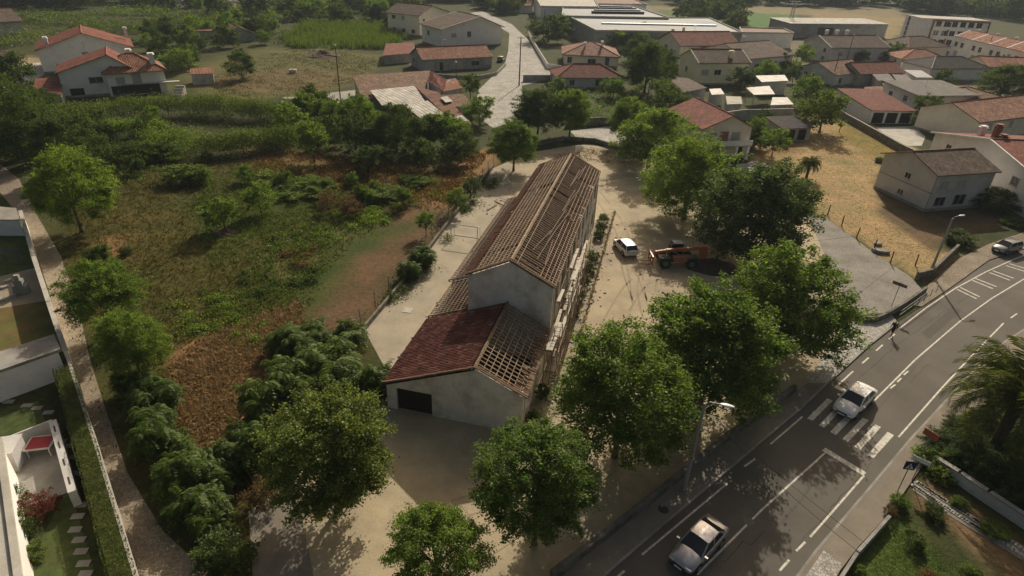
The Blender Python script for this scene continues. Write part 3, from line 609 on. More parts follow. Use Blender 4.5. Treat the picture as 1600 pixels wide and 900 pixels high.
for k in range(17):
    v = -3+k*3.2; p = SL(-13.9-.012*max(0, v), v, .3); o = inst('post', pm, fe, p, (random.uniform(-.05, .05), random.uniform(-.05, .05), 0))
    if prev is not None:
        w = MB()
        for z in (.5, 1.0, 1.5, 1.85): w.tube(prev+Vector((0, 0, z)), p+Vector((0, 0, z)), .012, n=4)
        w.build('wire_mesh', 'metal_dark', fe)
    prev = p
ga = thing('football_goal', 'white metal goal frame in the strip left of the school', 'goal', SL(-12.4, 21.3), SYAW)
for x in (0, 3.3):
    MB().tube((x, 0, 0), (x, 0, 2.05), .055, n=8).build('post', 'metal_white', ga)
    MB().path([(x, 0, 2.05), (x, 1.0, 1.7), (x, 1.2, 0)], .035).build('stanchion', 'metal_white', ga)
    MB().tube((x, 0, .05), (x, 1.2, .05), .03).build('base_rail', 'metal_white', ga)
MB().tube((-.05, 0, 2.05), (3.35, 0, 2.05), .055, n=8).build('crossbar', 'metal_white', ga)
MB().tube((0, 1.2, .05), (3.3, 1.2, .05), .03).build('base_rail', 'metal_white', ga)
ho = thing('basketball_hoop', 'white basketball backboard on a pole behind the far gable of the school', 'hoop', SL(-1.9, 54), SYAW)
MB().tube((0, .5, 0), (0, .3, 3.0), .07, n=8).build('pole', 'metal_grey', ho)
MB().b2(-.65, .65, 0, .05, 2.5, 3.5).build('backboard', 'metal_white', ho)
q = MB()
for a in ((-.3, .3, 2.72, 2.76), (-.3, .3, 3.1, 3.14), (-.3, -.26, 2.76, 3.1), (.26, .3, 2.76, 3.1)): q.b2(a[0], a[1], -.004, -.001, a[2], a[3])
q.build('target_square', 'metal_dark', ho)
q = MB(); q.path([(.22*math.cos(k*.5236), -.25+.22*math.sin(k*.5236), 2.65) for k in range(13)], .02, 4); q.build('ring', 'orange_paint', ho)

mb = MB()
for k in range(420):
    zone = random.random()
    if zone < .45: u, v = random.uniform(4.0, 5.6), random.uniform(-8, 30)
    elif zone < .7: u, v = random.uniform(-9, -7.9), random.uniform(-8, 30)
    elif zone < .85: u, v = random.gauss(6.6, .7), random.uniform(4, 34)
    else: u, v = random.uniform(-12.8, -8), random.uniform(30, 44)
    p = SL(u, v, .03); a = random.uniform(.04, .16); mb.box((p.x, p.y, .02+a*.3), (a*random.uniform(.8, 2), a, a*.6), random.uniform(0, 3))
mb.build('rubble_bits', 'rubble_mix', label='scattered tile shards and rubble bits around the school walls', cat='rubble', kind='stuff')
pl = MB().box((0, 0, 0), (.2, 2.6, .05)).mesh('board', 'timber_pale')
for k, (u, v, a) in enumerate(((-9.2, 33, .4), (-9.6, 34.2, .9), (-10.4, 32.6, -.3), (-8.9, 35.5, 1.2))):
    p = SL(u, v, .05+k*.06); link('loose_board', pl, None, p, SYAW+a, ('loose board nearest the school at the far end of the strip', 'second loose board in the heap on the far strip', 'outermost loose board on the far strip', 'loose board lying across the far strip')[k], 'board', 'loose boards on the strip')
# ------------------------------------------------------------------ vegetation
def leaves(C, L, wid=.55, up=.35, jit=.35, fold=True):
    """one rhombus leaf per centre; V,F arrays"""
    n = len(C); D = RNG.normal(size=(n, 3)); D[:, 2] *= .7; D /= np.linalg.norm(D, axis=1)[:, None]
    Nn = RNG.normal(size=(n, 3)); Nn[:, 2] += up*3; B = np.cross(D, Nn); B /= np.linalg.norm(B, axis=1)[:, None]+1e-9
    l = (L*(1+jit*RNG.uniform(-1, 1, n)))[:, None]; D = D*l*.5; B = B*l*.5*wid
    V = np.stack([C-D, C+B, C+D, C-B], 1).reshape(-1, 3); F = np.arange(4*n).reshape(-1, 4); return V, F
def crown_pts(rx, ry, rz, nclump, per, seed, flat=0.0, cr=.22, hollow=.4, squash=.75):
    """leafy sprays growing outwards through the crown volume, mostly near its skin, uneven outline"""
    r = np.random.default_rng(seed); P = []; cen = []
    lob = r.normal(size=(14, 3)); lob[:, 2] = np.abs(lob[:, 2])-.2; lob /= np.linalg.norm(lob, axis=1)[:, None]; amp = r.uniform(-.28, .2, 14)
    for i in range(nclump):
        d = r.normal(size=3); d /= np.linalg.norm(d); d[2] = d[2] if d[2] > -.85 else -d[2]
        s = .95+sum(a*max(0, d @ q)**4 for a, q in zip(amp, lob))
        rad = (hollow+(1-hollow)*r.uniform(0, 1)**.55)*s; k = cr*r.uniform(.5, 1.2)
        if i % 9 == 0: rad *= r.uniform(1.04, 1.2); k *= .55
        c = d*rad; cen.append(c*np.array([rx, ry, rz])); n = int(per*r.uniform(.5, 1.4)*(.5 if i % 9 == 0 else 1))
        t = r.uniform(-.9, 1.0, n)[:, None]; ax = d*np.array([1, 1, .6])+r.normal(size=3)*.35+np.array([0, 0, .15]); ax /= np.linalg.norm(ax)
        q = c+ax*k*1.15*t+r.normal(size=(n, 3))*np.array([k, k, k*squash])*(.5-.22*t); q[:, 2] -= .25*k*t[:, 0]**2; P.append(q*np.array([rx, ry, rz]))
    return np.concatenate(P), np.array(cen)
CROWNS = {}
def crown_mesh(kind, seed):
    key = (kind, seed)
    if key in CROWNS: return CROWNS[key]
    K = dict(plane=('leaf_plane', 260, 225, .042, .6, .16), bright=('leaf_bright', 240, 215, .042, .6, .16), dark=('leaf_dark', 190, 200, .046, .55, .17), silver=('leaf_silver', 320, 220, .038, .65, .15), pale=('leaf_pale', 310, 220, .037, .75, .15),
             far=('leaf_hazed', 55, 60, .15, .75, .24), small=('leaf_plane', 75, 110, .085, .6, .22), smalld=('leaf_dark', 75, 110, .085, .6, .22), vine=('leaf_vine', 75, 110, .085, .7, .22), hedgeb=('leaf_hedge', 60, 90, .09, .7, .2), rust=('leaf_rust', 60, 90, .085, .5, .24), maroon=('leaf_maroon', 60, 90, .08, .5, .22))[kind]
    P, cen = crown_pts(1, 1, 1, K[1], K[2], seed, cr=K[5]); V, F = leaves(P, K[3], K[4])
    CROWNS[key] = (npmesh('crown', V, F, K[0]), cen); return CROWNS[key]
TRUNKS = {}
def trunk_mesh(seed, multi=False):
    """unit tree: crown centre at z=1 height, radius given in crown units; built per height ratio"""
    key = (seed, multi)
    if key in TRUNKS: return TRUNKS[key]
    r = random.Random(seed); mb = MB(); top = Vector((r.uniform(-.03, .03), r.uniform(-.03, .03), .62))
    mb.path([(0, 0, -.02), (0, 0, .12), Vector((top.x*.5, top.y*.5, .38)), top], [.058, .042, .036, .03], 7)
    for k in range(6):
        a = k*1.05+r.uniform(-.3, .3); d = Vector((math.cos(a), math.sin(a), 0)); e = top+d*r.uniform(.2, .3)+Vector((0, 0, r.uniform(.16, .3))); f = e+d*r.uniform(.12, .22)+Vector((0, 0, r.uniform(.05, .22)))
        mb.path([top-Vector((0, 0, r.uniform(0, .1))), e, f], [.024, .016, .007], 5)
        g = e+Vector((r.uniform(-.2, .2), r.uniform(-.2, .2), .2)); mb.path([e, g], [.012, .005], 4)
    mb.path([top, top+Vector((0, 0, .45))], [.026, .008], 5)
    TRUNKS[key] = mb.mesh('trunk', 'bark', True); return TRUNKS[key]
def tree(px, py, hw, zc, kind, seed, label, vs=.85, name='tree', group=None, parts=True, cat='tree'):
    """crown centre seen at px,py at height zc; hw = half width in photo pixels"""
    p = W(px, py, zc); r = hw*1.0*depth(p)/FPX; rz = min(r*vs, zc*.98)
    cm, cen = crown_mesh(kind, seed); a = (px*.37+py*.11) % 6.28
    if not parts:
        o = link(name, cm, None, p, a, label, cat, group, sc=(r, r, rz)); return o
    root = thing(name, label, cat, (p.x, p.y, 0), a, group)
    q_ = random.Random(px*31+py); link('crown', cm, root, (0, 0, zc), 0, sc=(r*q_.uniform(.93, 1.08), r*q_.uniform(.93, 1.08), rz*q_.uniform(.94, 1.06)))
    link('trunk', trunk_mesh(seed % 4), root, (0, 0, 0), 0, sc=(max(r, zc*.5),)*2+(zc,)); return root
def shrub(px, py, hw, h, kind, seed, label, group=None, name='shrub', cat='shrub', vs=None):
    zc = h*.45; p = W(px, py, zc); r = hw*depth(p)/FPX; cm, cen = crown_mesh(kind, seed)
    root = thing(name, label, cat, (p.x, p.y, 0), (px*.7) % 6.28, group)
    link('foliage', cm, root, (0, 0, zc), 0, sc=(r, r, h*.55))
    mb = MB()
    for k in range(4):
        a = k*1.57+px; mb.path([(.03*math.cos(a), .03*math.sin(a), 0), (r*.3*math.cos(a), r*.3*math.sin(a), h*.5)], [.03, .012], 4)
    mb.build('stem', 'bark', root); return root
# pinnate-leaved (sumac-like) bushes: arching fronds of paired leaflets
FROND = {}
def frond_bush_mesh(seed, nf=330, mat='leaf_ailanthus'):
    if (seed, mat) in FROND: return FROND[(seed, mat)]
    r = np.random.default_rng(seed); V = []; tops = [(r.uniform(-.6, .6), r.uniform(-.6, .6), r.uniform(.35, 1.0)) for _ in range(11)]
    for _ in range(nf):
        tx, ty, tz = tops[r.integers(0, 11)]; a = r.uniform(0, 6.283); up = r.uniform(0, 1)
        base = np.array([tx, ty, tz*(1-.75*r.uniform(0, 1)**1.6)])+r.normal(size=3)*.05; h = np.array([np.cos(a), np.sin(a), 0.])
        s = np.array([-h[1], h[0], 0]); Lf = r.uniform(.26, .46); rise = r.uniform(.25, 1.1)
        for k in range(8):
            t0 = k/8; p = base+h*Lf*t0+np.array([0, 0, Lf*(rise*t0-.95*t0*t0)]); ll = .125*(1-.55*abs(t0-.35)); dz = np.array([0, 0, -.035])
            for sg in (-1, 1):
                q = s*sg*.9+h*.5; w_ = np.cross(q, [0, 0, 1])*.026; V += [p, p+q*ll*.5+w_+dz*.3, p+q*ll+dz, p+q*ll*.5-w_+dz*.3]
    V = np.array(V); FROND[(seed, mat)] = npmesh('foliage', V, np.arange(len(V)).reshape(-1, 4), mat); return FROND[(seed, mat)]
def frond_bush(px, py, hw, h, seed, label, group=None, vs=1.0):
    zc = h*.42; p = W(px, py, zc); r = hw*depth(p)/FPX
    root = thing('pinnate_bush', label, 'shrub', (p.x, p.y, 0), (px*.31) % 6.28, group)
    link('foliage', frond_bush_mesh(seed), root, (0, 0, .1), 0, sc=(r, r, h))
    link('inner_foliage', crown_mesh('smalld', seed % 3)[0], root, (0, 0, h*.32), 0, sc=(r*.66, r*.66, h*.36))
    mb = MB()
    for k in range(5):
        a = k*1.26+px; mb.path([(.05*math.cos(a), .05*math.sin(a), 0), (r*.35*math.cos(a), r*.35*math.sin(a), h*.7)], [.04, .015], 5)
    mb.build('stem', 'bark', root); return root
def hedge(name, a, b_, wd, h, kind_mat, label, cat='hedge', leaf=.1, dens=130, z0=0, rough=.12, group=None, core=True, kind=None):
    """long clipped or vine-like row from a to b (world xy)"""
    a, b_ = Vector(a), Vector(b_); d = b_-a; L = d.length; n = int(dens*(L*(2*h+wd))); t = RNG.uniform(0, L, n); s = RNG.uniform(0, 2*h+wd, n)
    x = np.where(s < h, -wd/2, np.where(s < h+wd, s-h-wd/2, wd/2)); z = np.where(s < h, s, np.where(s < h+wd, h, 2*h+wd-s))
    bulge = 1+rough*(np.sin(t*1.3)+np.sin(t*3.1+1)+np.sin(t*.55+2))/2
    P = np.stack([t+RNG.normal(0, .05, n), x*bulge+RNG.normal(0, rough*.45, n), np.maximum(.05, z*bulge+RNG.normal(0, rough*.4, n))], 1)
    V, F = leaves(P, leaf, .65); root = thing(name, label, cat, (a.x, a.y, z0), math.atan2(d.y, d.x), group)
    if kind: root['kind'] = kind
    link('foliage', npmesh('foliage', V, F, kind_mat), root)
    if core: MB().b2(.1, L-.1, -wd*.42, wd*.42, 0.03, h*.92).build('core', kind_mat, root)
    return root
def scatter(name, poly, n, hmin, hmax, mat, label, cat, blades=3, wd=.05, seed=1, spread=.12, lean=.35, avoid=(), clumpy=1.0):
    """countless tufts over a pixel polygon, one mesh"""
    r = np.random.default_rng(seed); P = px_(poly); X0, X1 = min(p.x for p in P), max(p.x for p in P); Y0, Y1 = min(p.y for p in P), max(p.y for p in P)
    X = r.uniform(X0, X1, n*3); Y = r.uniform(Y0, Y1, n*3); d = sdist(X, Y, P); k = d > r.uniform(0, 1.5, n*3)-.4
    cl = wob(X, Y, 3.0, 1, seed)+wob(Y, X, 8.0, 1, seed*2); k &= cl*clumpy > r.uniform(-1.8, .9, n*3)
    for av in avoid: k &= sdist(X, Y, px_(av)) < r.uniform(-.5, .8, n*3)
    X, Y = X[k][:n], Y[k][:n]; C = np.repeat(np.stack([X, Y], 1), blades, 0)+r.normal(0, spread, (len(X)*blades, 2)); m_ = len(C)
    h = r.uniform(hmin, hmax, m_); t = r.uniform(0, 6.283, m_); w = np.stack([np.cos(t), np.sin(t)], 1)*(wd*r.uniform(.6, 1.4, m_))[:, None]; e = r.normal(0, lean, (m_, 2))*h[:, None]
    V = np.zeros((m_, 4, 3)); V[:, 0, :2] = C-w; V[:, 1, :2] = C+w; V[:, 2, :2] = C+e+w*.25; V[:, 3, :2] = C+e-w*.25; V[:, 2, 2] = h; V[:, 3, 2] = h
    return link(name, npmesh(name, V.reshape(-1, 3), np.arange(4*m_).reshape(-1, 4), mat), label=label, cat=cat, kind='stuff')
# palms
def palm(px, py, zc, Lf, nf, seed, label, trunk_r=.3, name='palm_tree'):
    p = W(px, py, zc); r = random.Random(seed); root = thing(name, label, 'palm', (p.x, p.y, 0), 0)
    t = MB(); k = 10
    for i in range(k): t.tube((0, 0, zc*i/k), (0, 0, zc*(i+1)/k+.02), trunk_r*(1.12 if i % 2 else 1), trunk_r*.95, 9)
    t.build('trunk', 'bark', root)
    for f in range(nf):
        a = f*2.39996+r.uniform(-.2, .2); el = R(78)-R(95)*(f/nf)+r.uniform(-.12, .12); d = Vector((math.cos(a), math.sin(a), 0)); s = Vector((-d.y, d.x, 0)); mb = MB(); L = Lf*r.uniform(.85, 1.1); pts = []
        q = Vector((0, 0, zc)); th = el; st = L/9
        for i in range(10):
            pts.append(q.copy()); q = q+(d*math.cos(th)+Vector((0, 0, 1))*math.sin(th))*st; th -= .12+.055*i*.5
        mb.path(pts, [.05-.0045*i for i in range(10)], 3)
        for i in range(1, 10):
            for j in range(5):
                u = i-1+(j+.5)/5; b0 = pts[i-1].lerp(pts[i], (j+.5)/5); ax = (pts[i]-pts[i-1]).normalized(); ll = L*.17*math.sin(math.pi*(.12+.8*u/9))**.6
                for sg in (-1, 1):
                    v = (s*sg*.8+ax*.55+Vector((0, 0, r.uniform(-.25, .15)))).normalized()*ll; w_ = ax*.028*L/4
                    mb.face([b0-w_, b0+w_, b0+v*.6+w_*.8-Vector((0, 0, .02*ll)), b0+v-Vector((0, 0, .18*ll))])
        mb.build('frond', 'leaf_palm', root)
    return root

def vine_row(name, a, b_, wd, h, mat, label, leaf=.2, per=170, step=.75, cat='vines'):
    """ragged vine pergola: overlapping leafy clumps, trailing sides, posts"""
    a, b_ = Vector(a), Vector(b_); d = b_-a; L = d.length; n = max(2, int(L/step)); P = []
    for i in range(n):
        for side in (-1, 0, 1):
            c = np.array([L*(i+RNG.uniform(0, 1))/n, side*wd*.36+RNG.normal(0, .15*wd/3), h*(.82 if side == 0 else .62)+RNG.normal(0, .13*h)]); k = RNG.uniform(.45, 1.0)*wd*.26
            P.append(c+RNG.normal(size=(int(per*RNG.uniform(.4, 1.3)), 3))*np.array([k*1.3, k, k*(.6 if side == 0 else .85)]))
    P = np.concatenate(P); P[:, 2] = np.maximum(P[:, 2], .1); V, F = leaves(P, leaf, .75); root = thing(name, label, cat, (a.x, a.y, 0), math.atan2(d.y, d.x))
    link('foliage', npmesh('foliage', V, F, mat), root)
    for i in range(0, n, max(1, int(4/step))): MB().tube((L*i/n, 0, 0), (L*i/n, 0, h*.8), .06, n=5).build('post', 'post_wood', root)
    return root
def weed_patch(name, poly, n, h, mat, label, leaf=.18, seed=1, clump=2.0):
    r = np.random.default_rng(seed); P = px_(poly); X0, X1 = min(p.x for p in P), max(p.x for p in P); Y0, Y1 = min(p.y for p in P), max(p.y for p in P)
    m_ = max(6, int((X1-X0)*(Y1-Y0)/clump**2*1.2)); cx, cy, ch = r.uniform(X0, X1, m_), r.uniform(Y0, Y1, m_), r.uniform(.35, 1.0, m_)*h; k = sdist(cx, cy, P) > -.3; cx, cy, ch = cx[k], cy[k], ch[k]; i = r.integers(0, len(cx), n)
    rr = clump*.36*np.abs(r.normal(size=n)); a = r.uniform(0, 6.283, n); z = ch[i]*r.uniform(.05, 1, n)*np.exp(-(rr/clump)**2*2)
    V, F = leaves(np.stack([cx[i]+rr*np.cos(a), cy[i]+rr*np.sin(a), z+.03], 1), leaf, .55, .2)
    return link(name, npmesh(name, V, F, mat), label=label, cat='weeds', kind='stuff')
# ------------------------------------------------------------------ houses
def window(root, x, z, w, h, side, wid, dep, pane='glass_dark', sill=True, door=False):
    """side f/b/l/r in the house frame; x along that side"""
    def T(a, o, zz):
        return {'f': (a, -o, zz), 'b': (wid-a, dep+o, zz), 'l': (-o, dep-a, zz), 'r': (wid+o, a, zz)}[side]
    def bx(mb, a0, a1, o0, o1, z0, z1):
        p, q = T(a0, o0, z0), T(a1, o1, z1); mb.b2(min(p[0], q[0]), max(p[0], q[0]), min(p[1], q[1]), max(p[1], q[1]), z0, z1)
    f = MB(); e = .07
    bx(f, x-e, x, -.02, .06, z-e, z+h+e); bx(f, x+w, x+w+e, -.02, .06, z-e, z+h+e); bx(f, x, x+w, -.02, .06, z+h, z+h+e); bx(f, x, x+w, -.02, .06, z-e, z)
    if not door and w > .7: bx(f, x+w/2-.03, x+w/2+.03, -.02, .05, z, z+h)
    fo = f.build('door' if door else 'window', 'frame_white', root)
    g = MB(); bx(g, x, x+w, -.02, .02, z, z+h); g.build('panel' if door else 'pane', pane, fo)
    if sill and not door: g = MB(); bx(g, x-.15, x+w+.15, -.02, .12, z-.16, z-e-.003); g.build('sill', 'concrete_pale', fo)
def chimney(root, x, y, z0, z1, s=.55, mat='plaster_white'):
    c = MB(); c.b2(x-s/2, x+s/2, y-s/2, y+s/2, z0, z1); co = c.build('chimney', mat, root); c = MB(); c.b2(x-s*.7, x+s*.7, y-s*.7, y+s*.7, z1, z1+.1); c.b2(x-s*.35, x+s*.35, y-s*.35, y+s*.35, z1+.1, z1+.3); c.b2(x-s*.6, x+s*.6, y-s*.6, y+s*.6, z1+.3, z1+.36); c.build('cap', mat, co)
def house(name, label, pL, pR, he, dep, rise, roof='gx', wall='plaster_white', rm='tile_red', wins=(), chims=(), ov=.45, rf=.5, verge=None, yaw=None, wid=None, base=None, cat='house', group=None, ridgecap='clay', into=None):
    a, b_ = W(*pL, he), W(*pR, he); d = b_-a; wid = wid or d.length; ya = math.atan2(d.y, d.x) if yaw is None else yaw
    old = set(into.children) if into else set(); root = into or thing(name, label, cat, (a.x, a.y, 0), ya, group); th = .16; X0, X1, Y0, Y1 = -ov, wid+ov, -ov, dep+ov; ux, uy = Vector((1, 0, 0)), Vector((0, 1, 0)); ht = he+rise
    w = MB(); r = MB(); Z = Vector((0, 0, 1))
    if roof == 'gx':
        yr = dep*rf; k1 = rise/yr; k2 = rise/(dep-yr); g = .02
        w.add([(0, 0, 0), (wid, 0, 0), (wid, dep, 0), (0, dep, 0), (0, 0, he-g), (wid, 0, he-g), (wid, dep, he-g), (0, dep, he-g), (0, yr, ht-g), (wid, yr, ht-g)], [(0, 1, 5, 4), (2, 3, 7, 6), (1, 2, 6, 9, 5), (3, 0, 4, 8, 7), (4, 5, 9, 8), (6, 7, 8, 9)])
        ve = Vector((0, yr, rise)).normalized(); r.slab([(X0, Y0, he-ov*k1+th), (X1, Y0, he-ov*k1+th), (X1, yr, ht+th), (X0, yr, ht+th)], th, 0, (X0, yr, ht+th), ux, -ve, 1)
        ve = Vector((0, dep-yr, -rise)).normalized(); r.slab([(X0, yr, ht+th), (X1, yr, ht+th), (X1, Y1, he-ov*k2+th), (X0, Y1, he-ov*k2+th)], th, 0, (X0, yr, ht+th), ux, ve, 1)
        cap = [((X0, yr, ht+th+.02), (X1, yr, ht+th+.02))]; ver = [((x, Y0, he-ov*k1+th), (x, yr, ht+th)) for x in (X0, X1)]+[((x, Y1, he-ov*k2+th), (x, yr, ht+th)) for x in (X0, X1)]
    elif roof == 'gy':
        xr = wid*rf; k1 = rise/xr; k2 = rise/(wid-xr); g = .02
        w.add([(0, 0, 0), (wid, 0, 0), (wid, dep, 0), (0, dep, 0), (0, 0, he-g), (wid, 0, he-g), (wid, dep, he-g), (0, dep, he-g), (xr, 0, ht-g), (xr, dep, ht-g)], [(0, 1, 5, 8, 4), (2, 3, 7, 9, 6), (1, 2, 6, 5), (3, 0, 4, 7), (5, 6, 9, 8), (7, 4, 8, 9)])
        ve = Vector((-xr, 0, -rise)).normalized(); r.slab([(X0, Y1, he-ov*k1+th), (X0, Y0, he-ov*k1+th), (xr, Y0, ht+th), (xr, Y1, ht+th)], th, 0, (xr, Y0, ht+th), uy, ve, 1)
        ve = Vector((wid-xr, 0, -rise)).normalized(); r.slab([(xr, Y1, ht+th), (xr, Y0, ht+th), (X1, Y0, he-ov*k2+th), (X1, Y1, he-ov*k2+th)], th, 0, (xr, Y0, ht+th), uy, ve, 1)
        cap = [((xr, Y0, ht+th+.02), (xr, Y1, ht+th+.02))]; ver = [((X0, y, he-ov*k1+th), (xr, y, ht+th)) for y in (Y0, Y1)]+[((X1, y, he-ov*k2+th), (xr, y, ht+th)) for y in (Y0, Y1)]
    elif roof == 'hip':
        w.b2(0, wid, 0, dep, 0, he); m_ = min(wid, dep)/2
        if wid >= dep: A, B = (m_, dep/2), (wid-m_, dep/2)
        else: A, B = (wid/2, m_), (wid/2, dep-m_)
        k = rise/m_; ze = he-ov*k+th; zt = ht+th; c4 = [(X0, Y0, ze), (X1, Y0, ze), (X1, Y1, ze), (X0, Y1, ze)]; A = (*A, zt); B = (*B, zt)
        sd = Vector((m_, rise)).normalized()
        fs = [([c4[0], c4[1], B, A], ux, Vector((0, -sd.x, -sd.y))), ([c4[1], c4[2], B], uy, Vector((sd.x, 0, -sd.y))), ([c4[2], c4[3], A, B], ux, Vector((0, sd.x, -sd.y))), ([c4[3], c4[0], A], uy, Vector((-sd.x, 0, -sd.y)))] if wid >= dep else [([c4[0], c4[1], A], ux, Vector((0, -sd.x, -sd.y))), ([c4[1], c4[2], B, A], uy, Vector((sd.x, 0, -sd.y))), ([c4[2], c4[3], B], ux, Vector((0, sd.x, -sd.y))), ([c4[3], c4[0], A, B], uy, Vector((-sd.x, 0, -sd.y)))]
        for pts, u_, v_ in fs: r.slab(pts, th, 0, A, u_, v_, 1)
        cap = [(A, B)]+[(c4[i], (A if (i in (0, 3) if wid >= dep else i in (0, 1)) else B)) for i in range(4)]; ver = []
    elif roof == 'flat':
        w.b2(0, wid, 0, dep, 0, he); r.b2(X0, X1, Y0, Y1, he+.002, he+.22); cap = []; ver = []
    else:  # shed: rises to the back (rise>0) or to the front (rise<0)
        zf, zb = (he, he+rise) if rise >= 0 else (he-rise, he); g = .02
        w.add([(0, 0, 0), (wid, 0, 0), (wid, dep, 0), (0, dep, 0), (0, 0, zf-g), (wid, 0, zf-g), (wid, dep, zb-g), (0, dep, zb-g)], [(0, 1, 5, 4), (2, 3, 7, 6), (1, 2, 6, 5), (3, 0, 4, 7), (4, 5, 6, 7)])
        k = (zb-zf)/dep; ve = Vector((0, dep, zb-zf)).normalized(); r.slab([(X0, Y0, zf-ov*k+th), (X1, Y0, zf-ov*k+th), (X1, Y1, zb+ov*k+th), (X0, Y1, zb+ov*k+th)], th, 0, (X0, Y0, zf), ux, ve, 1); cap = []; ver = []
    w.build('wall', wall, root); ro = r.build('roof', [rm, 'clay_old' if rm.startswith('tile') else 'concrete'], root)
    if ridgecap:
        for p, q in cap: MB().tube(p, q, .13, n=6).build('ridge_cap', ridgecap, ro)
    if verge:
        for p, q in ver: MB().tube(Vector(p)+Vector((0, 0, -.06)), Vector(q)+Vector((0, 0, -.06)), .17, n=4).build('verge_board', verge, ro)
    if base is None and wall.startswith('plaster') and name == 'house': base = (.45, 'concrete')
    if name == 'house' and roof != 'flat':
        zg = he-.08 if roof in ('gx', 'hip', 'shed') else 0
        if zg: MB().tube((X0, Y0-.03, zg-ov*.3), (X1, Y0-.03, zg-ov*.3), .07, n=5).build('gutter', 'metal_grey', root)
        MB().tube((wid+.06, -.06, 0), (wid+.06, -.06, he-.1), .05, n=5).build('downpipe', 'metal_grey', root)
        if (int(abs(a.x)*10)) % 2:
            ax, ay = wid*.4, dep*.5; at_ = MB(); at_.tube((ax, ay, ht-.2), (ax, ay, ht+1.9), .03, n=4)
            for k in range(4): at_.tube((ax-.45+.07*k, ay-.3+k*.25, ht+1.8), (ax+.45-.07*k, ay-.3+k*.25, ht+1.8), .015, n=3)
            at_.tube((ax, ay-.4, ht+1.8), (ax, ay+.6, ht+1.8), .02, n=4); at_.build('aerial', 'metal_grey', root)
    if base: MB().b2(-.03, wid+.03, -.03, dep+.03, 0, base[0]).build('plinth', base[1], root)
    if name == 'house':
        wins = list(wins); have = {q[4] for q in wins}; rr = random.Random(int(abs(a.x)*7+a.y)); zs_ = [he-1.9] if he < 4.6 else [he-1.9, .9]
        for sd, ln in (('r', dep), ('l', dep), ('f', wid)):
            if sd in have and not (sd == 'f' and sum(1 for q in wins if q[4] == 'f') < 2): continue
            if sd == 'f' and sd in have: continue
            for zz in zs_:
                for f_ in ((.2, .62) if ln < 13 else (.15, .45, .75)):
                    if rr.random() < .8: wins.append((ln*f_, zz, rr.choice((1.1, 1.4)), 1.15, sd, rr.choice(('glass_dark', 'glass_dark', 'shutter'))))
    for q in wins: window(root, *q[:4], q[4], wid, dep, *q[5:])
    for q in chims: chimney(root, *q)
    if into:
        Fm = (Matrix.Translation(into.location) @ Matrix.Rotation(into.rotation_euler.z, 4, 'Z')).inverted() @ Matrix.Translation((a.x, a.y, 0)) @ Matrix.Rotation(ya, 4, 'Z')
        for c in into.children:
            if c not in old: c.matrix_basis = Fm
    return root

def lean(name, label, quad, zs, rm='sheet_ribbed', wall='block_grey', posts=False, th=.1, cat='shed', group=None, into=None, inset=.35):
    """odd roof given by its corner pixels (FL, FR, BR, BL) at heights zs, on walls or posts"""
    P = [W(*p, z) for p, z in zip(quad, zs)]; c = sum(P, Vector())/len(P); o = Vector((c.x, c.y, 0)); root = into or thing(name, label, cat, o, 0, group)
    if into: o = into.location.copy()
    rel = (lambda v: Matrix.Rotation(-root.rotation_euler.z, 3, 'Z') @ (v-o))
    Q = [rel(p) for p in P]; ud = (Q[1]-Q[0]).normalized(); vd = (Q[3]-Q[0]); vd = (vd-ud*vd.dot(ud)).normalized()
    r = MB(); r.slab(Q, th, 0, Q[0], ud, vd, 0); r.build('roof', rm, root)
    cc = rel(c); I = [q+(Vector((cc.x, cc.y, q.z))-q).normalized()*inset for q in Q]
    if posts:
        for q in I: MB().tube((q.x, q.y, 0), (q.x, q.y, q.z-th), .07, n=6).build('post', 'metal_grey', root)
    if wall:
        n = len(I); w = MB(); vs = [(q.x, q.y, 0) for q in I]+[(q.x, q.y, q.z-th-.005) for q in I]; w.add(vs, [(i, (i+1) % n, n+(i+1) % n, n+i) for i in range(n)]+[tuple(range(n, 2*n))]); w.build('wall', wall, root)
    return root
def wallrun(name, label, pts, h, th, mat, z=None, capmat=None, cat='wall', group=None):
    """free-standing wall; pixels are read at its top (z=h) unless z given"""
    P = [W(*p, h if z is None else z) for p in pts]; o = Vector((*P[0].xy, 0)); root = thing(name, label, cat, o, 0, group); 
    for i in range(len(P)-1):
        a, b_ = (P[i]-o).xy, (P[i+1]-o).xy; d = b_-a; mid = (a+b_)/2
        MB().box((mid.x, mid.y, h/2), (d.length+th*.5, th, h), math.atan2(d.y, d.x)).build('panel', mat, root)
        if capmat: MB().box((mid.x, mid.y, h+.04), (d.length+th*.5, th+.1, .08), math.atan2(d.y, d.x)).build('coping', capmat, root)
    return root
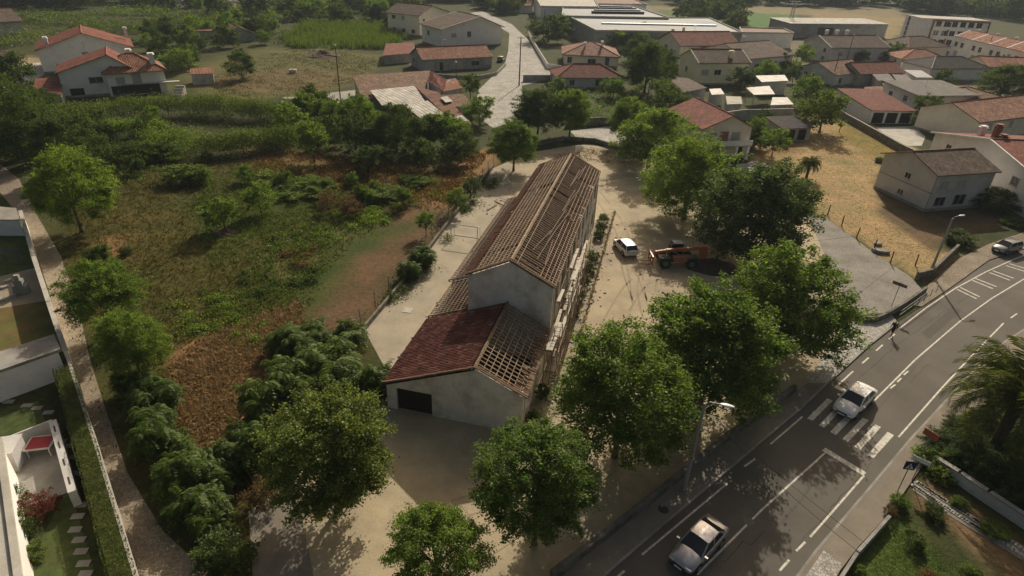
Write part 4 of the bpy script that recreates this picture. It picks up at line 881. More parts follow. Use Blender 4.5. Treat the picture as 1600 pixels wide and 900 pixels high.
# ------------------------------------------------------------------ the village
G = 'glass_dark'; SH = 'shutter'
h = house('house', 'white gabled house behind the orange-roofed one at far left', (58, 79), (205, 73), 5.2, 14, 3.4, 'gy', 'plaster_white', 'tile_red', [(3, 2.6, 1.4, 1.2, 'l', G)], [(2.0, 3, 5.6, 7.4, .8), (19, 10, 6.0, 8.2, .7)], rf=.5, ov=.6)
h = house('house', 'white house with orange hipped roof and balcony at far left', (90, 114), (210, 108), 5.0, 10, 3.0, 'gy', 'plaster_white', 'tile_red', [(5.0, 2.7, 2.4, 1.1, 'f', G), (1.2, .3, 2.4, 1.5, 'f', 'dark_inside', False, True)], [(13.2, 5, 6.0, 8.0, .9)], rf=.68, ov=.5)
house('', '', (164, 113), (255, 107), 4.9, 9, 2.6, 'hip', 'plaster_white', 'tile_orange', [(1.6, 2.4, 1.5, 1.3, 'f', SH), (4.6, 2.1, 1.6, 2.2, 'f', SH, False, True), (.4, .1, 9.0, 1.9, 'f', 'dark_inside', False, True)], [(9.2, 1.6, 5.0, 7.6, 1.0)], ov=.7, into=h)  # widest dark panel paints the shade of the open ground floor
MB().b2(10.5, 21.5, -1.5, -.3, 2.15, 2.3).build('balcony', 'concrete_pale', h)
lean('', '', [(50, 147), (96, 148), (98, 120), (55, 123)], [2.2, 2.2, 3.2, 3.2], 'tile_red', 'plaster_grey', into=h)
st = thing('outdoor_stairs', 'pale concrete outdoor stairs right of the orange-roofed house', 'stairs', W(273, 160), R(8))
for k in range(12): MB().b2(-.9, .9, k*.42, k*.42+.44, 0, .17+k*.2).build('step', 'concrete_pale' if k % 2 else 'concrete', st)
lean('shed', 'small red tiled shed right of the orange-roofed house', [(296, 116), (334, 115), (333, 105), (297, 107)], [2.4, 2.4, 3.0, 3.0], 'tile_orange', 'block_grey')
house('shed', 'brown roofed outbuilding at the far left edge beside the pale court', (-20, 98), (25, 92), 2.6, 7, 1.2, 'gx', 'block_grey', 'tile_brown')
house('house', 'brown roofed house in the top left corner', (-40, 36), (32, 32), 4.5, 16, 2.6, 'gx', 'plaster_grey', 'tile_brown', ov=.6)
h = house('house', 'long orange-tiled house with grey block walls by the cobbled street', (661, 93), (768, 88), 3.1, 9.5, 2.2, 'gx', 'block_grey', 'tile_orange', [(.6, .6, 2.2, 1.7, 'f', SH), (4.6, .1, 1.1, 2.1, 'f', G, False, True), (8.6, .6, 2.2, 1.7, 'f', SH), (14.0, .9, 2.4, 1.2, 'f', G)], [], ov=.4)
lean('', '', [(598, 87), (644, 83), (648, 66), (603, 68)], [2.5, 2.5, 3.1, 3.1], 'tile_red', 'block_grey', into=h)
h = house('house', 'grey-white gabled house at the head of the cobbled street', (690, 45), (783, 41), 6.0, 14, 3.2, 'gy', 'plaster_white', 'tile_brown', [(9.5, 3.2, 1.3, 1.6, 'f', G), (3.5, 3.4, 1.8, 1.0, 'f', SH), (4, 3, 1.5, 1.4, 'l', G)], ov=.9, rf=.62, verge='frame_white')
house('house', 'cream house with dark brown roof behind the grey-white gabled house', (655, 24), (700, 18), 7.0, 14, 2.6, 'gy', 'plaster_cream', 'tile_brown', [(2, 4, 1.4, 1.6, 'f', G)], ov=.6, rf=.4)
# patched shed complex
h = lean('workshop', 'rambling workshop with patched tile and white sheet roofs', [(566, 155), (660, 150), (672, 110), (551, 118)], [2.6, 2.6, 4.2, 4.2], 'tile_old', 'block_grey')
lean('', '', [(598, 166), (664, 158), (648, 134), (578, 141)], [2.95, 2.95, 3.55, 3.55], 'sheet_ribbed', None, into=h)
lean('', '', [(668, 193), (707, 188), (668, 157), (628, 162)], [2.4, 2.4, 3.0, 3.0], 'sheet_ribbed', None, into=h)
lean('', '', [(707, 190), (737, 194), (692, 146), (648, 134)], [2.3, 2.3, 3.35, 3.6], 'sheet_rust', 'block_grey', into=h)
lean('', '', [(668, 126), (693, 143), (698, 124), (673, 109)], [3.5, 3.9, 4.9, 4.9], 'tile_red', 'block_grey', into=h)
lean('', '', [(693, 143), (724, 137), (712, 122), (698, 124)], [3.7, 3.5, 4.7, 4.9], 'tile_orange', 'block_grey', into=h)
lean('', '', [(699, 167), (740, 165), (724, 146), (692, 149)], [2.2, 2.2, 3.0, 3.0], 'tile_old', 'block_grey', into=h)
for q in ([(706, 186), (734, 190), (722, 180), (697, 181)], [(696, 160), (708, 158), (698, 150), (688, 152)]): lean('', '', q, [2.65, 2.65, 2.85, 2.85] if q[0][1] > 180 else [3.35, 3.3, 3.5, 3.5], 'sheet_ribbed', None, into=h, th=.04)
house('house', 'house with pale pink hipped roof behind the walled garden', (882, 84), (966, 88), 3.2, 15, 2.6, 'hip', 'plaster_cream', 'tile_pink', [(1, .8, 1.2, 1.6, 'f', G), (7, .8, 2.2, 1.3, 'f', G), (12, .6, 1.1, 2.2, 'f', G)], [(6, 4, 4.2, 5.8, .6), (11, 5, 4.6, 6.2, .6)], ov=.7, ridgecap='clay_old')
house('house', 'small red hipped house in front of the pink-roofed one', (872, 120), (973, 121), 2.9, 9.5, 2.2, 'hip', 'plaster_grey', 'tile_red', [(9.6, .9, 2.2, 1.4, 'f', G), (3, 1, 1.2, 1.2, 'f', G)], ov=.5)
house('house', 'two-storey house with long red roof behind the yellow house', (1064, 71), (1155, 70), 6.6, 13, 2.8, 'gx', 'plaster_cream', 'tile_red', [(4, 3.6, 2, 2, 'l', G)], [(1.5, 8, 8, 9.8, .7), (5.5, 8.5, 8, 10.2, .6)], ov=.5, ridgecap='clay')
house('house', 'pale yellow house with brown roof left of the courtyard canopies', (1093, 98), (1171, 98), 5.6, 11, 2.4, 'gx', 'plaster_yellow', 'tile_brown', [(4.8, 2.6, 1.8, 1.2, 'f', G), (1, 2.6, 2, 1.2, 'f', SH), (4, 2.4, 1.0, 1.2, 'l', G)], [(9.8, 2, 6.1, 8.0, .9, 'plaster_yellow')], ov=.35, verge='plaster_yellow')
house('house', 'white gabled house right of the yellow house', (1170, 92), (1238, 86), 5.5, 18, 2.6, 'gx', 'plaster_white', 'tile_brown', [(3.2, 2.6, 1.6, 1.3, 'f', G), (9, 2.6, 1.6, 1.3, 'f', G)], ov=.4)
lean('shed', 'brown roofed shed row below the yellow house', [(1066, 145), (1105, 137), (1075, 122), (1040, 118)], [2.6, 2.6, 3, 3], 'tile_brown', 'block_grey')
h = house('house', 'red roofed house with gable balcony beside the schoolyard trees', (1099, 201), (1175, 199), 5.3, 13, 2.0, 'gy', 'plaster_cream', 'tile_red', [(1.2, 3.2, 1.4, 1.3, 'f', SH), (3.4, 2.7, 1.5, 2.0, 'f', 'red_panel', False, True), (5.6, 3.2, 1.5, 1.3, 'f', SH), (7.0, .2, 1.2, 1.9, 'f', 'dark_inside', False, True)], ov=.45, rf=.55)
MB().b2(-.1, 9.1, -1.3, -.01, 2.35, 2.55).build('balcony_slab', 'concrete_pale', h); MB().b2(-.1, 9.1, -1.3, -1.18, 2.56, 3.4).build('balcony_rail', 'plaster_white', h)
for x in (.3, 2.6, 6.4, 8.6): MB().b2(x-.25, x+.25, -1.2, -.8, 0, 2.34).build('pillar', 'plaster_white', h)
for k in range(5): MB().b2(2.2, 3.0, -1.26, -1.21, .2+k*.42, .42+k*.42).build('quoin', 'frame_white', h)
# courtyard canopies
lean('canopy', 'largest white sheet canopy in the courtyard right of the yellow house', [(1178, 148), (1211, 147), (1202, 134), (1166, 137)], [2.8, 2.8, 3.2, 3.2], 'sheet_white', None, True, cat='canopy')
lean('canopy', 'white canopy nearest the green tree in the courtyard', [(1204, 164), (1240, 163), (1230, 152), (1207, 152)], [2.7, 2.7, 3.0, 3.0], 'sheet_white', 'block_grey', cat='canopy')
lean('canopy', 'white canopy behind the others at the courtyard back', [(1190, 128), (1232, 126), (1226, 117), (1180, 118)], [3.4, 3.4, 3.7, 3.7], 'sheet_white', 'plaster_grey', cat='canopy')
lean('canopy', 'low pale awning at the left of the courtyard', [(1112, 148), (1132, 147), (1126, 138), (1108, 139)], [2.6, 2.6, 2.8, 2.8], 'sheet_white', 'plaster_grey', cat='canopy')
lean('canopy', 'pale terrace roof between the courtyard awnings', [(1136, 163), (1160, 162), (1158, 151), (1134, 150)], [2.4, 2.4, 2.5, 2.5], 'concrete_pale', 'block_grey', cat='canopy')
wallrun('courtyard_wall', 'dark courtyard wall below the white canopies', [(1118, 178), (1160, 172), (1240, 170)], 2.2, .25, 'block_grey', capmat='concrete')
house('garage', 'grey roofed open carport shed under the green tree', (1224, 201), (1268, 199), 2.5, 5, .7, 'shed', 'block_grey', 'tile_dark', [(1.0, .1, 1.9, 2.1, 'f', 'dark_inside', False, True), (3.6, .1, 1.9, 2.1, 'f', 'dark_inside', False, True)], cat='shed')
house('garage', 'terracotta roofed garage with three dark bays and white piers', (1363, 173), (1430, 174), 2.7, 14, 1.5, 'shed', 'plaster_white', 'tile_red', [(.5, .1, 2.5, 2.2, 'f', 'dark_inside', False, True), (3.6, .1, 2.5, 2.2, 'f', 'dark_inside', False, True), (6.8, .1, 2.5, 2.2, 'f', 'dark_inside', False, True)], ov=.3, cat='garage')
house('house', 'flat grey roofed house right of the three-bay garage', (1437, 150), (1528, 149), 5.0, 11, .9, 'shed', 'plaster_grey', 'roof_grey', [(4, 2.8, 1.4, 1.3, 'f', G), (9, 2.8, 1.4, 1.3, 'f', SH)], ov=.5)
house('house', 'red hipped roof beyond the flat grey roofed house', (1546, 172), (1584, 158), 3.2, 16, 2.5, 'hip', 'plaster_cream', 'tile_old', ov=.5)
# near right houses
h = house('house', 'grey two-storey house with brown gable roof above the straw field', (1383, 240), (1466, 273), 5.55, 10.5, 1.7, 'gy', 'plaster_grey', 'tile_brown', [(4.7, 3.5, .95, .75, 'f', G), (4.4, .9, .95, .7, 'f', G), (1.0, 3.4, 1.6, 1.1, 'r', SH), (4.0, 3.4, 1.6, 1.1, 'r', SH), (1.2, .8, 1.8, 1.3, 'r', G), (4.6, .8, 2.0, 1.5, 'r', G)], ov=.45, ridgecap='clay_old')
MB().b2(-.02, 9.95, -.02, -.001, 2.7, 2.85).build('string_course', 'concrete', h)
for k in range(2):
    pass
h = house('house', 'big white house with red roof and chimneys at the right edge', (1462, 208), (1640, 292), 5.6, 20, 2.6, 'gy', 'plaster_white', 'tile_red', [], [(9.5, 3, 7.5, 9.4, .8, 'clay'), (13, 7, 6.8, 8.8, .8, 'clay'), (12.5, 2, 6.8, 8.6, .8, 'clay'), (5, 4, 6.4, 8.0, .8, 'plaster_white')], rf=.5, ov=.5, verge='plaster_white', ridgecap='clay_old')
lean('', '', [(1536, 230), (1552, 236), (1532, 212), (1515, 214)], [5.0, 5.0, 6.2, 6.2], 'tile_red', None, into=h)
house('house', 'pale pink roofed house behind the big white house', (1530, 190), (1640, 176), 4.4, 12, 2.2, 'gx', 'plaster_cream', 'tile_pink', ov=.5)
wallrun('field_wall', 'dark wall along the straw field below the garage', [(1308, 170), (1345, 190), (1410, 226), (1445, 242)], 1.4, .3, 'wall_mossy', capmat='concrete')
wallrun('yard_wall', 'pale wall left of the three-bay garage', [(1308, 163), (1335, 160)], 1.6, .2, 'plaster_white')
# mid and far right houses
house('house', 'old house with patchy terracotta roof by the dark pole', (1306, 117), (1340, 112), 3.2, 12, 2.2, 'gx', 'plaster_grey', 'tile_old', [(2, .8, 1.2, 1.4, 'f', G)], yaw=R(32), wid=14)
house('house', 'reddish roofed old house in the huddle behind the garage', (1345, 115), (1412, 113), 3.4, 9, 2.0, 'gx', 'block_grey', 'tile_red', ov=.4)
lean('shed', 'lower grey fibre-cement roof in front of the reddish old house', [(1372, 126), (1398, 125), (1388, 115), (1362, 115)], [3, 3, 3.3, 3.3], 'roof_grey', 'block_grey')
lean('shed', 'second grey fibre-cement roof right of the first one', [(1405, 132), (1432, 131), (1416, 117), (1394, 116)], [3, 3, 3.3, 3.3], 'roof_grey', 'block_grey')
lean('shed', 'pale green sheet roof beside the dark-roofed house', [(1432, 121), (1458, 121), (1440, 110), (1412, 109)], [3.2, 3.2, 3.5, 3.5], 'sheet_grey', 'plaster_white')
lean('shed', 'ruined tile roof just behind the three-bay garage', [(1385, 143), (1428, 142), (1420, 130), (1378, 130)], [2.6, 2.6, 3.6, 3.6], 'tile_old', 'block_grey')
lean('shed', 'pinkish broken roof left of the ruined tile roof', [(1352, 143), (1392, 142), (1385, 134), (1350, 136)], [2.6, 2.6, 3.0, 3.0], 'tile_pink', 'block_grey')
house('house', 'wide grey house with brown roof and three chimneys', (1300, 74), (1388, 74), 5.2, 14, 2.6, 'gx', 'plaster_grey', 'tile_brown', [(3, 2.6, 1.6, 1.3, 'f', G), (9, 2.6, 1.6, 1.3, 'f', SH), (14, 2.6, 1.6, 1.3, 'f', G)], [(4, 9, 7, 9.0, .8), (8, 9, 7, 9.0, .8), (12, 9, 7, 9.0, .8)], ov=.5, verge='frame_white')
house('house', 'grey-brown hip-roofed house below the apartment block', (1420, 74), (1482, 72), 5.2, 12, 2.4, 'hip', 'plaster_cream', 'tile_brown', [(2, 2.4, 1.4, 1.3, 'f', G), (8, 2.4, 1.4, 1.3, 'f', G)], ov=.5)
house('house', 'bright orange hipped roof house left of the black roof', (1410, 92), (1488, 96), 3.4, 12, 2.2, 'hip', 'plaster_cream', 'tile_orange', [(2, .8, 1.4, 1.3, 'f', G)], ov=.5)
house('house', 'house with black tiled roof among orange ones', (1456, 106), (1546, 106), 3.8, 11, 2.2, 'hip', 'plaster_white', 'tile_dark', [(3, .9, 1.6, 1.3, 'f', G)], ov=.6, ridgecap='concrete_pale')
house('house', 'orange roofed house at the right edge behind the dark tree', (1545, 104), (1640, 108), 3.4, 12, 2.0, 'gx', 'plaster_cream', 'tile_orange', ov=.5)
# terraced row
a = W(1492, 56, 7.2); b_ = W(1600, 82, 7.2)
for k in range(5):
    house('terraced_house', 'orange-roofed terraced house, %s of the far right row' % ['first from the apartment block', 'second', 'third', 'fourth', 'fifth'][k], (1492+27*k, 57+6.2*k), (1519+27*k, 63.2+6.2*k), 6.6, 10, 2.2, 'gx', 'plaster_white', 'tile_orange', [(1.5, 3.6, 1.5, 1.5, 'f', G), (5, 3.6, 1.5, 1.5, 'f', G), (2.5, .6, 2, 1.6, 'f', SH)], [(3, 6, 7.6, 9.2, .7)], ov=.04, verge='frame_white', group='far terraced row')
h = house('apartment_block', 'white apartment block with brown framed balconies in the haze', (1440, 29), (1548, 34), 11, 12, 0, 'flat', 'plaster_white', 'concrete_pale', [(6+3.0*k, z, 1.9, 1.7, 'f', G) for k in range(6) for z in (2.2, 5.4, 8.6)]+[(2.5, .6+z*1.75, 1.6, 1.5, 'l', 'roof_dark', False) for z in range(6)], ov=.05, cat='building')
for q in ((4.6, 5.0, 1.4, 10.4), (25.2, 25.6, 1.4, 10.4), (11.0, 11.3, 1.4, 10.0)): MB().b2(q[0], q[1], -.5, -.07, q[2], q[3]).build('balcony_frame', 'clay', h)
MB().b2(4.6, 25.6, -.5, -.07, 10.42, 10.8).build('balcony_frame', 'clay', h)
for z in (1.2, 4.4, 7.6): MB().b2(5.1, 25.1, -.6, -.07, z, z+.9).build('balcony', 'plaster_white', h)
h = house('grandstand', 'long low sports stand with pale roof beside the pitch', (1236, 37), (1388, 38), 5.4, 14, .6, 'shed', 'sheet_grey', 'sheet_ribbed', [(14, .5, 8, 3.5, 'f', 'roof_dark', False, True), (30, 1, 6, 2.5, 'f', 'block_grey', False, True)], ov=.5, cat='building')
# factory
def block(name, label, q, he, mat, rm, cat='building', into=None, par=.5, **kw):
    P = [W(*p, he) for p in q]; c = sum(P, Vector())/4; o = Vector((c.x, c.y, 0)); root = into or thing(name, label, cat, o)
    o = root.location.copy(); I = [(p-o).xy for p in P]; MB().prism(I, 0, he).build('wall', mat, root); MB().prism([Vector(p)*.985+Vector(((c-o).x, (c-o).y))*.015 for p in I], he+.002, he+.1).build('roof', rm, root)
    for i in range(4):
        a, b_ = I[i], I[(i+1) % 4]; d = b_-a; m_ = (a+b_)/2; MB().box((m_.x, m_.y, he+par/2+.003), (d.length, .35, par), math.atan2(d.y, d.x)).build('parapet', 'concrete_pale', root)
    return root
f = block('factory', 'long factory hall with flat grey roofs and pale skylight strip', [(931, 49), (1160, 52), (1108, 29), (893, 29)], 6, 'sheet_grey', 'factory_roof')
def strip(root, a, b_, z, wd, hgt, mat, name):
    P, Q = W(*a, z), W(*b_, z); o = root.location; m_ = (P+Q)/2-o; d = Q-P; MB().box((m_.x, m_.y, z+hgt/2), (d.length, wd, hgt), math.atan2(d.y, d.x)).build(name, mat, root)
strip(f, (940, 37.5), (1118, 41), 6.1, 1.6, .5, 'sign_white', 'skylight')
f2 = block('factory', 'rear factory hall with dark rooftop unit rows behind the front hall', [(878, 26), (1045, 29), (985, 9), (880, 11)], 6.5, 'sheet_grey', 'factory_roof')
for k in range(4): strip(f2, (925+k*4, 21-3*k), (1005-k*6, 22-3*k), 6.6, 1.8, .9, 'roof_dark' if k % 2 == 0 else 'sheet_grey', 'roof_unit')
f3 = block('warehouse', 'pale warehouse with reddish roof strip at the top centre', [(935, 7), (1010, 8), (985, -3), (930, -3)], 6.5, 'plaster_white', 'rust_sheet')
block('office_block', 'plain white office block at the top left of the factory', [(845, 11), (935, 12), (925, -6), (835, -6)], 7, 'plaster_white', 'concrete_pale')
block('workshop_hall', 'brown roofed hall right of the factory', [(1160, 52), (1240, 53), (1225, 46), (1155, 44)], 5, 'plaster_white', 'rust_sheet')
house('bungalow', 'red roofed bungalow at the top behind the street trees', (775, 7), (832, 9), 3.4, 12, 2, 'gx', 'plaster_white', 'tile_orange', ov=.6)
wallrun('garden_wall', 'white garden wall curving beside the cobbled street', [(826, 50), (840, 75), (856, 100), (884, 104)], 1.3, .25, 'plaster_white', capmat='concrete_pale')
wallrun('street_wall', 'grey wall left of the small red hipped house', [(818, 117), (869, 117)], 1.6, .25, 'block_grey')
wallrun('retaining_wall', 'dark retaining wall behind the far end of the yard', [(885, 186), (940, 183), (1000, 186)], 1.6, .3, 'wall_mossy')
wallrun('retaining_wall', 'curved dark wall along the lane behind the basketball hoop', [(830, 222), (880, 213), (930, 216), (985, 233)], .8, .3, 'wall_mossy')
wallrun('front_wall', 'low stone wall round the long orange-tiled house', [(664, 112), (700, 117), (750, 118), (776, 112), (790, 98)], .9, .25, 'stone')
# road side walls
ribbon('low_wall', [(862, 905), (940, 845), (1050, 758), (1130, 692), (1240, 612)], .35, .7, 'wall_mossy', label='low dark wall between the yard trees and the road pavement', cat='wall')
wallrun('lot_wall', 'dark curved wall around the corner of the gravel lot', [(1322, 480), (1345, 493), (1370, 495), (1387, 488), (1420, 468), (1448, 448)], .7, .25, 'wall_mossy')
wallrun('roadside_wall', 'dark leaning wall right of the lamp by the straw field', [(1436, 425), (1458, 420), (1498, 382)], 1.0, .3, 'wall_mossy')
# ------------------------------------------------------------------ vehicles
def car(label, pos, ang, L, Wd, H, paint, typ='sedan', group='cars', name='car'):
    root = thing(name, label, 'car', pos, ang, group); w = Wd/2
    if typ == 'sedan':
        stt = [(-.5, .70, .42, .74, .78), (-.49, .84, .30, .86, .91), (-.46, .94, .24, .93, .98), (-.38, .985, .22, .95, 1.0), (-.25, 1, .22, .93, .96), (0, 1, .22, .90, .93), (.12, 1, .22, .88, .92), (.24, .99, .22, .84, .93), (.36, .97, .22, .76, .84), (.44, .91, .24, .66, .73), (.48, .82, .30, .58, .64), (.5, .68, .40, .52, .55)]
        gb_ = (-.40, .235); gr_ = (-.22, .055)
    else:
        stt = [(-.5, .78, .40, .80, .86), (-.485, .90, .28, .92, .96), (-.44, .96, .24, .94, .98), (-.3, 1, .22, .94, .96), (0, 1, .22, .91, .94), (.14, 1, .22, .89, .93), (.27, .99, .22, .84, .93), (.38, .96, .22, .76, .85), (.45, .90, .25, .66, .73), (.485, .80, .32, .56, .62), (.5, .66, .42, .52, .55)]
        gb_ = (-.475, .275); gr_ = (-.37, .10)
    k = H/1.46; B = MB(); rings = []
    for t, ww, zb, zs, zt in stt:
        half = [(ww*.80, zb), (ww*.97, zb+.06), (ww, (zb+zs)/2), (ww*.985, zs-.08), (ww*.93, zs), (ww*.60, zt), (0, zt+.025)]
        ring = [(t*L, y*w, z*k) for y, z in half]+[(t*L, -y*w, z*k) for y, z in half[-2::-1]]; rings.append(ring)
    n = len(rings[0]); vs = [p for r in rings for p in r]; fs = []
    for i in range(len(rings)-1):
        for j in range(n): fs.append((i*n+j, (i+1)*n+j, (i+1)*n+(j+1) % n, i*n+(j+1) % n))
    fs.append(tuple(range(n))); fs.append(tuple(range((len(rings)-1)*n+n-1, (len(rings)-1)*n-1, -1))); B.add(vs, fs)
    body = B.build('body', paint, root, True)
    zb_, zr = .90*k, H; b0, b1 = gb_[0]*L, gb_[1]*L; r0, r1 = gr_[0]*L, gr_[1]*L; wb, wr = w*.90, w*.72
    # roof panel (crowned grid)
    R_ = MB(); nx, ny = 6, 6; vs = []
    for i in range(nx+1):
        for j in range(ny+1):
            a, c = i/nx, j/ny*2-1; vs.append((r0+(r1-r0)*a, wr*c*(1.02-.05*abs(a-.5)), zr-.05*c*c-.10*(a-.45)**2-.004))
    R_.add(vs, [(i*(ny+1)+j, (i+1)*(ny+1)+j, (i+1)*(ny+1)+j+1, i*(ny+1)+j+1) for i in range(nx) for j in range(ny)]); R_.build('roof', paint, root, True)
    e = .055; zt = zr-.075
    P = lambda x, y, z: Vector((x, y, z))
    MB().face([P(b1, -wb*.92, zb_+.03), P(b1, wb*.92, zb_+.03), P(r1, wr*.97, zt), P(r1, -wr*.97, zt)]).build('windscreen', 'glass_dark', root)
    MB().face([P(b0, wb*.9, zb_+.06), P(b0, -wb*.9, zb_+.06), P(r0, -wr*.97, zt), P(r0, wr*.97, zt)]).build('rear_window', 'glass_dark', root)
    for s in (-1, 1):
        y0, y1 = s*wb, s*wr; mid = (r0+r1)/2
        for (xa, xb, xc, xd) in ((b1-.12, (b0+b1)/2+.12, mid+.04, r1-.02), ((b0+b1)/2+.06, b0+.28, r0+.04, mid-.03)):
            MB().face([P(xa, y0, zb_), P(xb, y0, zb_), P(xc, y1*1.02, zt), P(xd, y1*1.02, zt)]).build('side_window', 'glass_dark', root)
        for a, c in ((P(b1, wb*.95*s, zb_), P(r1, wr*s, zt+.01)), (P((b0+b1)/2+.09, wb*s, zb_), P(mid, wr*1.02*s, zt+.01)), (P(b0+.05, wb*.96*s, zb_), P(r0, wr*s, zt+.01)), (P(r0, wr*s, zt+.02), P(r1, wr*s, zt+.02))):
            MB().tube(a, c, .045, n=6).build('pillar', paint, root)
        MB().box((b1-.12, s*(w+.07), .98*k), (.12, .2, .12)).build('mirror', paint, root)
        MB().box((.475*L, s*w*.62, .585*k), (.16, .36, .10), 0, 0, Matrix.Rotation(-.5, 3, 'Y')).build('headlight', 'headlight', root)
        MB().box((-.487*L, s*w*.68, .80*k), (.10, .30, .14)).build('taillight', 'taillight', root)
        for x in (.305*L, -.29*L):
            wo = MB().tube((x, s*(w-.17), .31), (x, s*(w+.012), .31), .315, n=18).build('wheel', 'tyre', root); MB().tube((x, s*(w-.02), .31), (x, s*(w+.02), .31), .2, n=14).build('rim', 'rim', wo)
            MB().tube((x, s*(w-.2), .33), (x, s*(w+.005), .33), .36, n=18).build('wheel_arch', 'tyre', root)
    MB().box((.497*L, 0, .50*k), (.05, w*.9, .14)).build('grille', 'metal_dark', root); MB().box((.492*L, 0, .33*k), (.06, w*1.3, .07)).build('air_intake', 'metal_dark', root)
    MB().box((.524*L, 0, .44*k), (.02, .5, .11)).build('number_plate', 'sign_white', root); MB().box((-.503*L, 0, .62*k), (.02, .5, .11)).build('number_plate', 'sign_white', root)
    return root
def heading(a, b_, z=0): d = W(*b_, z)-W(*a, z); return math.atan2(d.y, d.x)
hd = heading((1430, 562), (1366, 626)); p = (W(1316, 648, .4)+W(1356, 599, 1.0))/2
car('white sedan driving over the zebra crossing', (p.x, p.y, .016), hd, 4.75, 1.85, 1.44, 'car_white')
p = (W(1060.5, 884, .4)+W(1123, 813, 1.0))/2; hd2 = heading((1290, 707), (1089, 898))
car('silver sedan in the tree shade at the bottom of the road', (p.x, p.y, .016), hd2+.06, 4.35, 1.76, 1.45, 'car_silver')
p = W(977, 386, .5); car('white hatchback parked on the sunlit schoolyard', (p.x, p.y, .016), R(106), 4.1, 1.72, 1.44, 'car_white', 'hatch')
p = W(1573, 388, .5); car('grey-blue hatchback on the verge at the right edge', (p.x, p.y, .11), R(205), 4.0, 1.7, 1.45, 'car_grey', 'hatch')
p = W(783, 93, .5); car('dark car parked beside the long orange-tiled house', (p.x, p.y, .016), R(80), 4.2, 1.75, 1.5, 'car_dark', 'hatch')
p = W(493, 154, .6); car('grey car half hidden by bushes left of the workshop', (p.x, p.y, .016), R(20), 4.3, 1.75, 1.5, 'car_grey', 'hatch')
p = W(778, 58, .6); car('pale van-like car beside the grey-white gabled house', (p.x, p.y, .016), R(95), 4.2, 1.75, 1.6, 'car_silver', 'hatch')
# telehandler
p = W(1055, 413); tp = R(183)
te = thing('telehandler', 'orange telehandler parked in tree shade on the schoolyard', 'telehandler', (p.x, p.y, .014), tp)
for x in (1.5, -1.5):
    for y in (-1.0, 1.0):
        wo = MB().tube((x, y-.22, .62), (x, y+.22, .62), .62, n=20).build('wheel', 'tyre', te); s = 1 if y > 0 else -1
        MB().tube((x, y+s*.1, .62), (x, y+s*.235, .62), .34, n=14).build('rim', 'green_rim', wo)
MB().b2(-2.4, 2.1, -.55, .55, .55, 1.05).build('chassis', 'metal_dark', te)
for x in (1.5, -1.5): MB().tube((x, -.8, .62), (x, .8, .62), .1, n=8).build('axle', 'metal_dark', te)
mb = MB(); mb.ext([(-.9, .56, .8), (.55, .56, .8), (.75, .56, 1.45), (-1.0, .56, 1.55)], (0, .55, 0)); mb.build('engine_cover', 'red_panel', te)
cb = MB(); cpts = [(-.7, -1.1, .9), (.75, -1.1, .9), (.85, -1.1, 1.5), (.45, -1.1, 2.45), (-.65, -1.1, 2.45)]
for y in (-1.1, -.15):
    q = [(a, y, c) for a, _, c in cpts]
    for a, c in zip(q, q[1:]+q[:1]): cb.tube(a, c, .05, n=5)
for a in cpts: cb.tube(a, (a[0], -.15, a[2]), .05, n=5)
cbo = cb.build('cab', 'metal_dark', te); MB().b2(-.6, .7, -1.05, -.2, .9, 2.4).build('cab_glass', 'glass_dark', cbo); MB().b2(-.7, .5, -1.12, -.13, 2.5, 2.56).build('cab_roof', 'sheet_grey', cbo)
MB().b2(-.3, .2, -.9, -.3, .95, 1.4).build('seat', 'metal_dark', te)
def beam(name, a, b_, wd, hh, mat):
    a, b_ = Vector(a), Vector(b_); d = b_-a; m_ = (a+b_)/2; MB().box(m_, (d.length, wd, hh), 0, 0, Matrix.Rotation(-math.atan2(d.z, d.x), 3, 'Y')).build(name, mat, te)
beam('boom', (-3.3, .22, 2.3), (1.4, .22, 1.85), .32, .36, 'orange_paint'); beam('boom_extension', (.9, .22, 1.9), (2.6, .22, 1.6), .28, .32, 'orange_paint'); beam('lift_cylinder', (-.8, .22, 1.1), (.7, .22, 1.75), .12, .12, 'metal_grey')
beam('boom_head', (2.5, .22, 1.65), (2.9, .22, .75), .3, .3, 'orange_paint'); MB().b2(-3.3, -2.5, 0, .45, 1.05, 2.05).build('boom_pivot', 'orange_paint', te)
for z in (.35, .75, 1.25): MB().b2(2.9, 3.05, -.75, 1.05, z, z+.14).build('carriage_bar', 'orange_paint', te)
for y in (-.75, .15, .95): MB().b2(2.92, 3.08, y, y+.12, .3, 1.42).build('carriage_upright', 'orange_paint', te)
for y in (-.35, .5): MB().b2(3.05, 4.1, y, y+.14, .25, .31).build('fork', 'metal_dark', te)
for y in (-1.0, 1.0): MB().b2(.9, 2.1, y-.24, y+.24, 1.28, 1.36).build('mudguard', 'metal_dark', te)
# rubble heap beside it
def heap(name, label, px, py, rx, ry, hh, mat, seed):
    p = W(px, py); r = np.random.default_rng(seed); mb = MB(); n, m_ = 18, 7; vs = [(0, 0, hh)]
    for i in range(1, m_+1):
        for j in range(n):
            a = 6.283*j/n; f = i/m_; q = 1+r.uniform(-.12, .12); vs.append((rx*f*q*math.cos(a), ry*f*q*math.sin(a), max(0, hh*(1-f)**1.1*(1+r.uniform(-.25, .25))) if i < m_ else -.02))
    fs = [(0, 1+j, 1+(j+1) % n) for j in range(n)]+[(1+(i-1)*n+j, 1+i*n+j, 1+i*n+(j+1) % n, 1+(i-1)*n+(j+1) % n) for i in range(1, m_) for j in range(n)]
    mb.add(vs, fs); return mb.build(name, mat, loc=(p.x, p.y, .005), label=label, cat='heap')
heap('earth_heap', 'dark earth heap under the trees right of the telehandler', 1115, 418, 3.2, 2.2, 1.1, 'soil', 3)
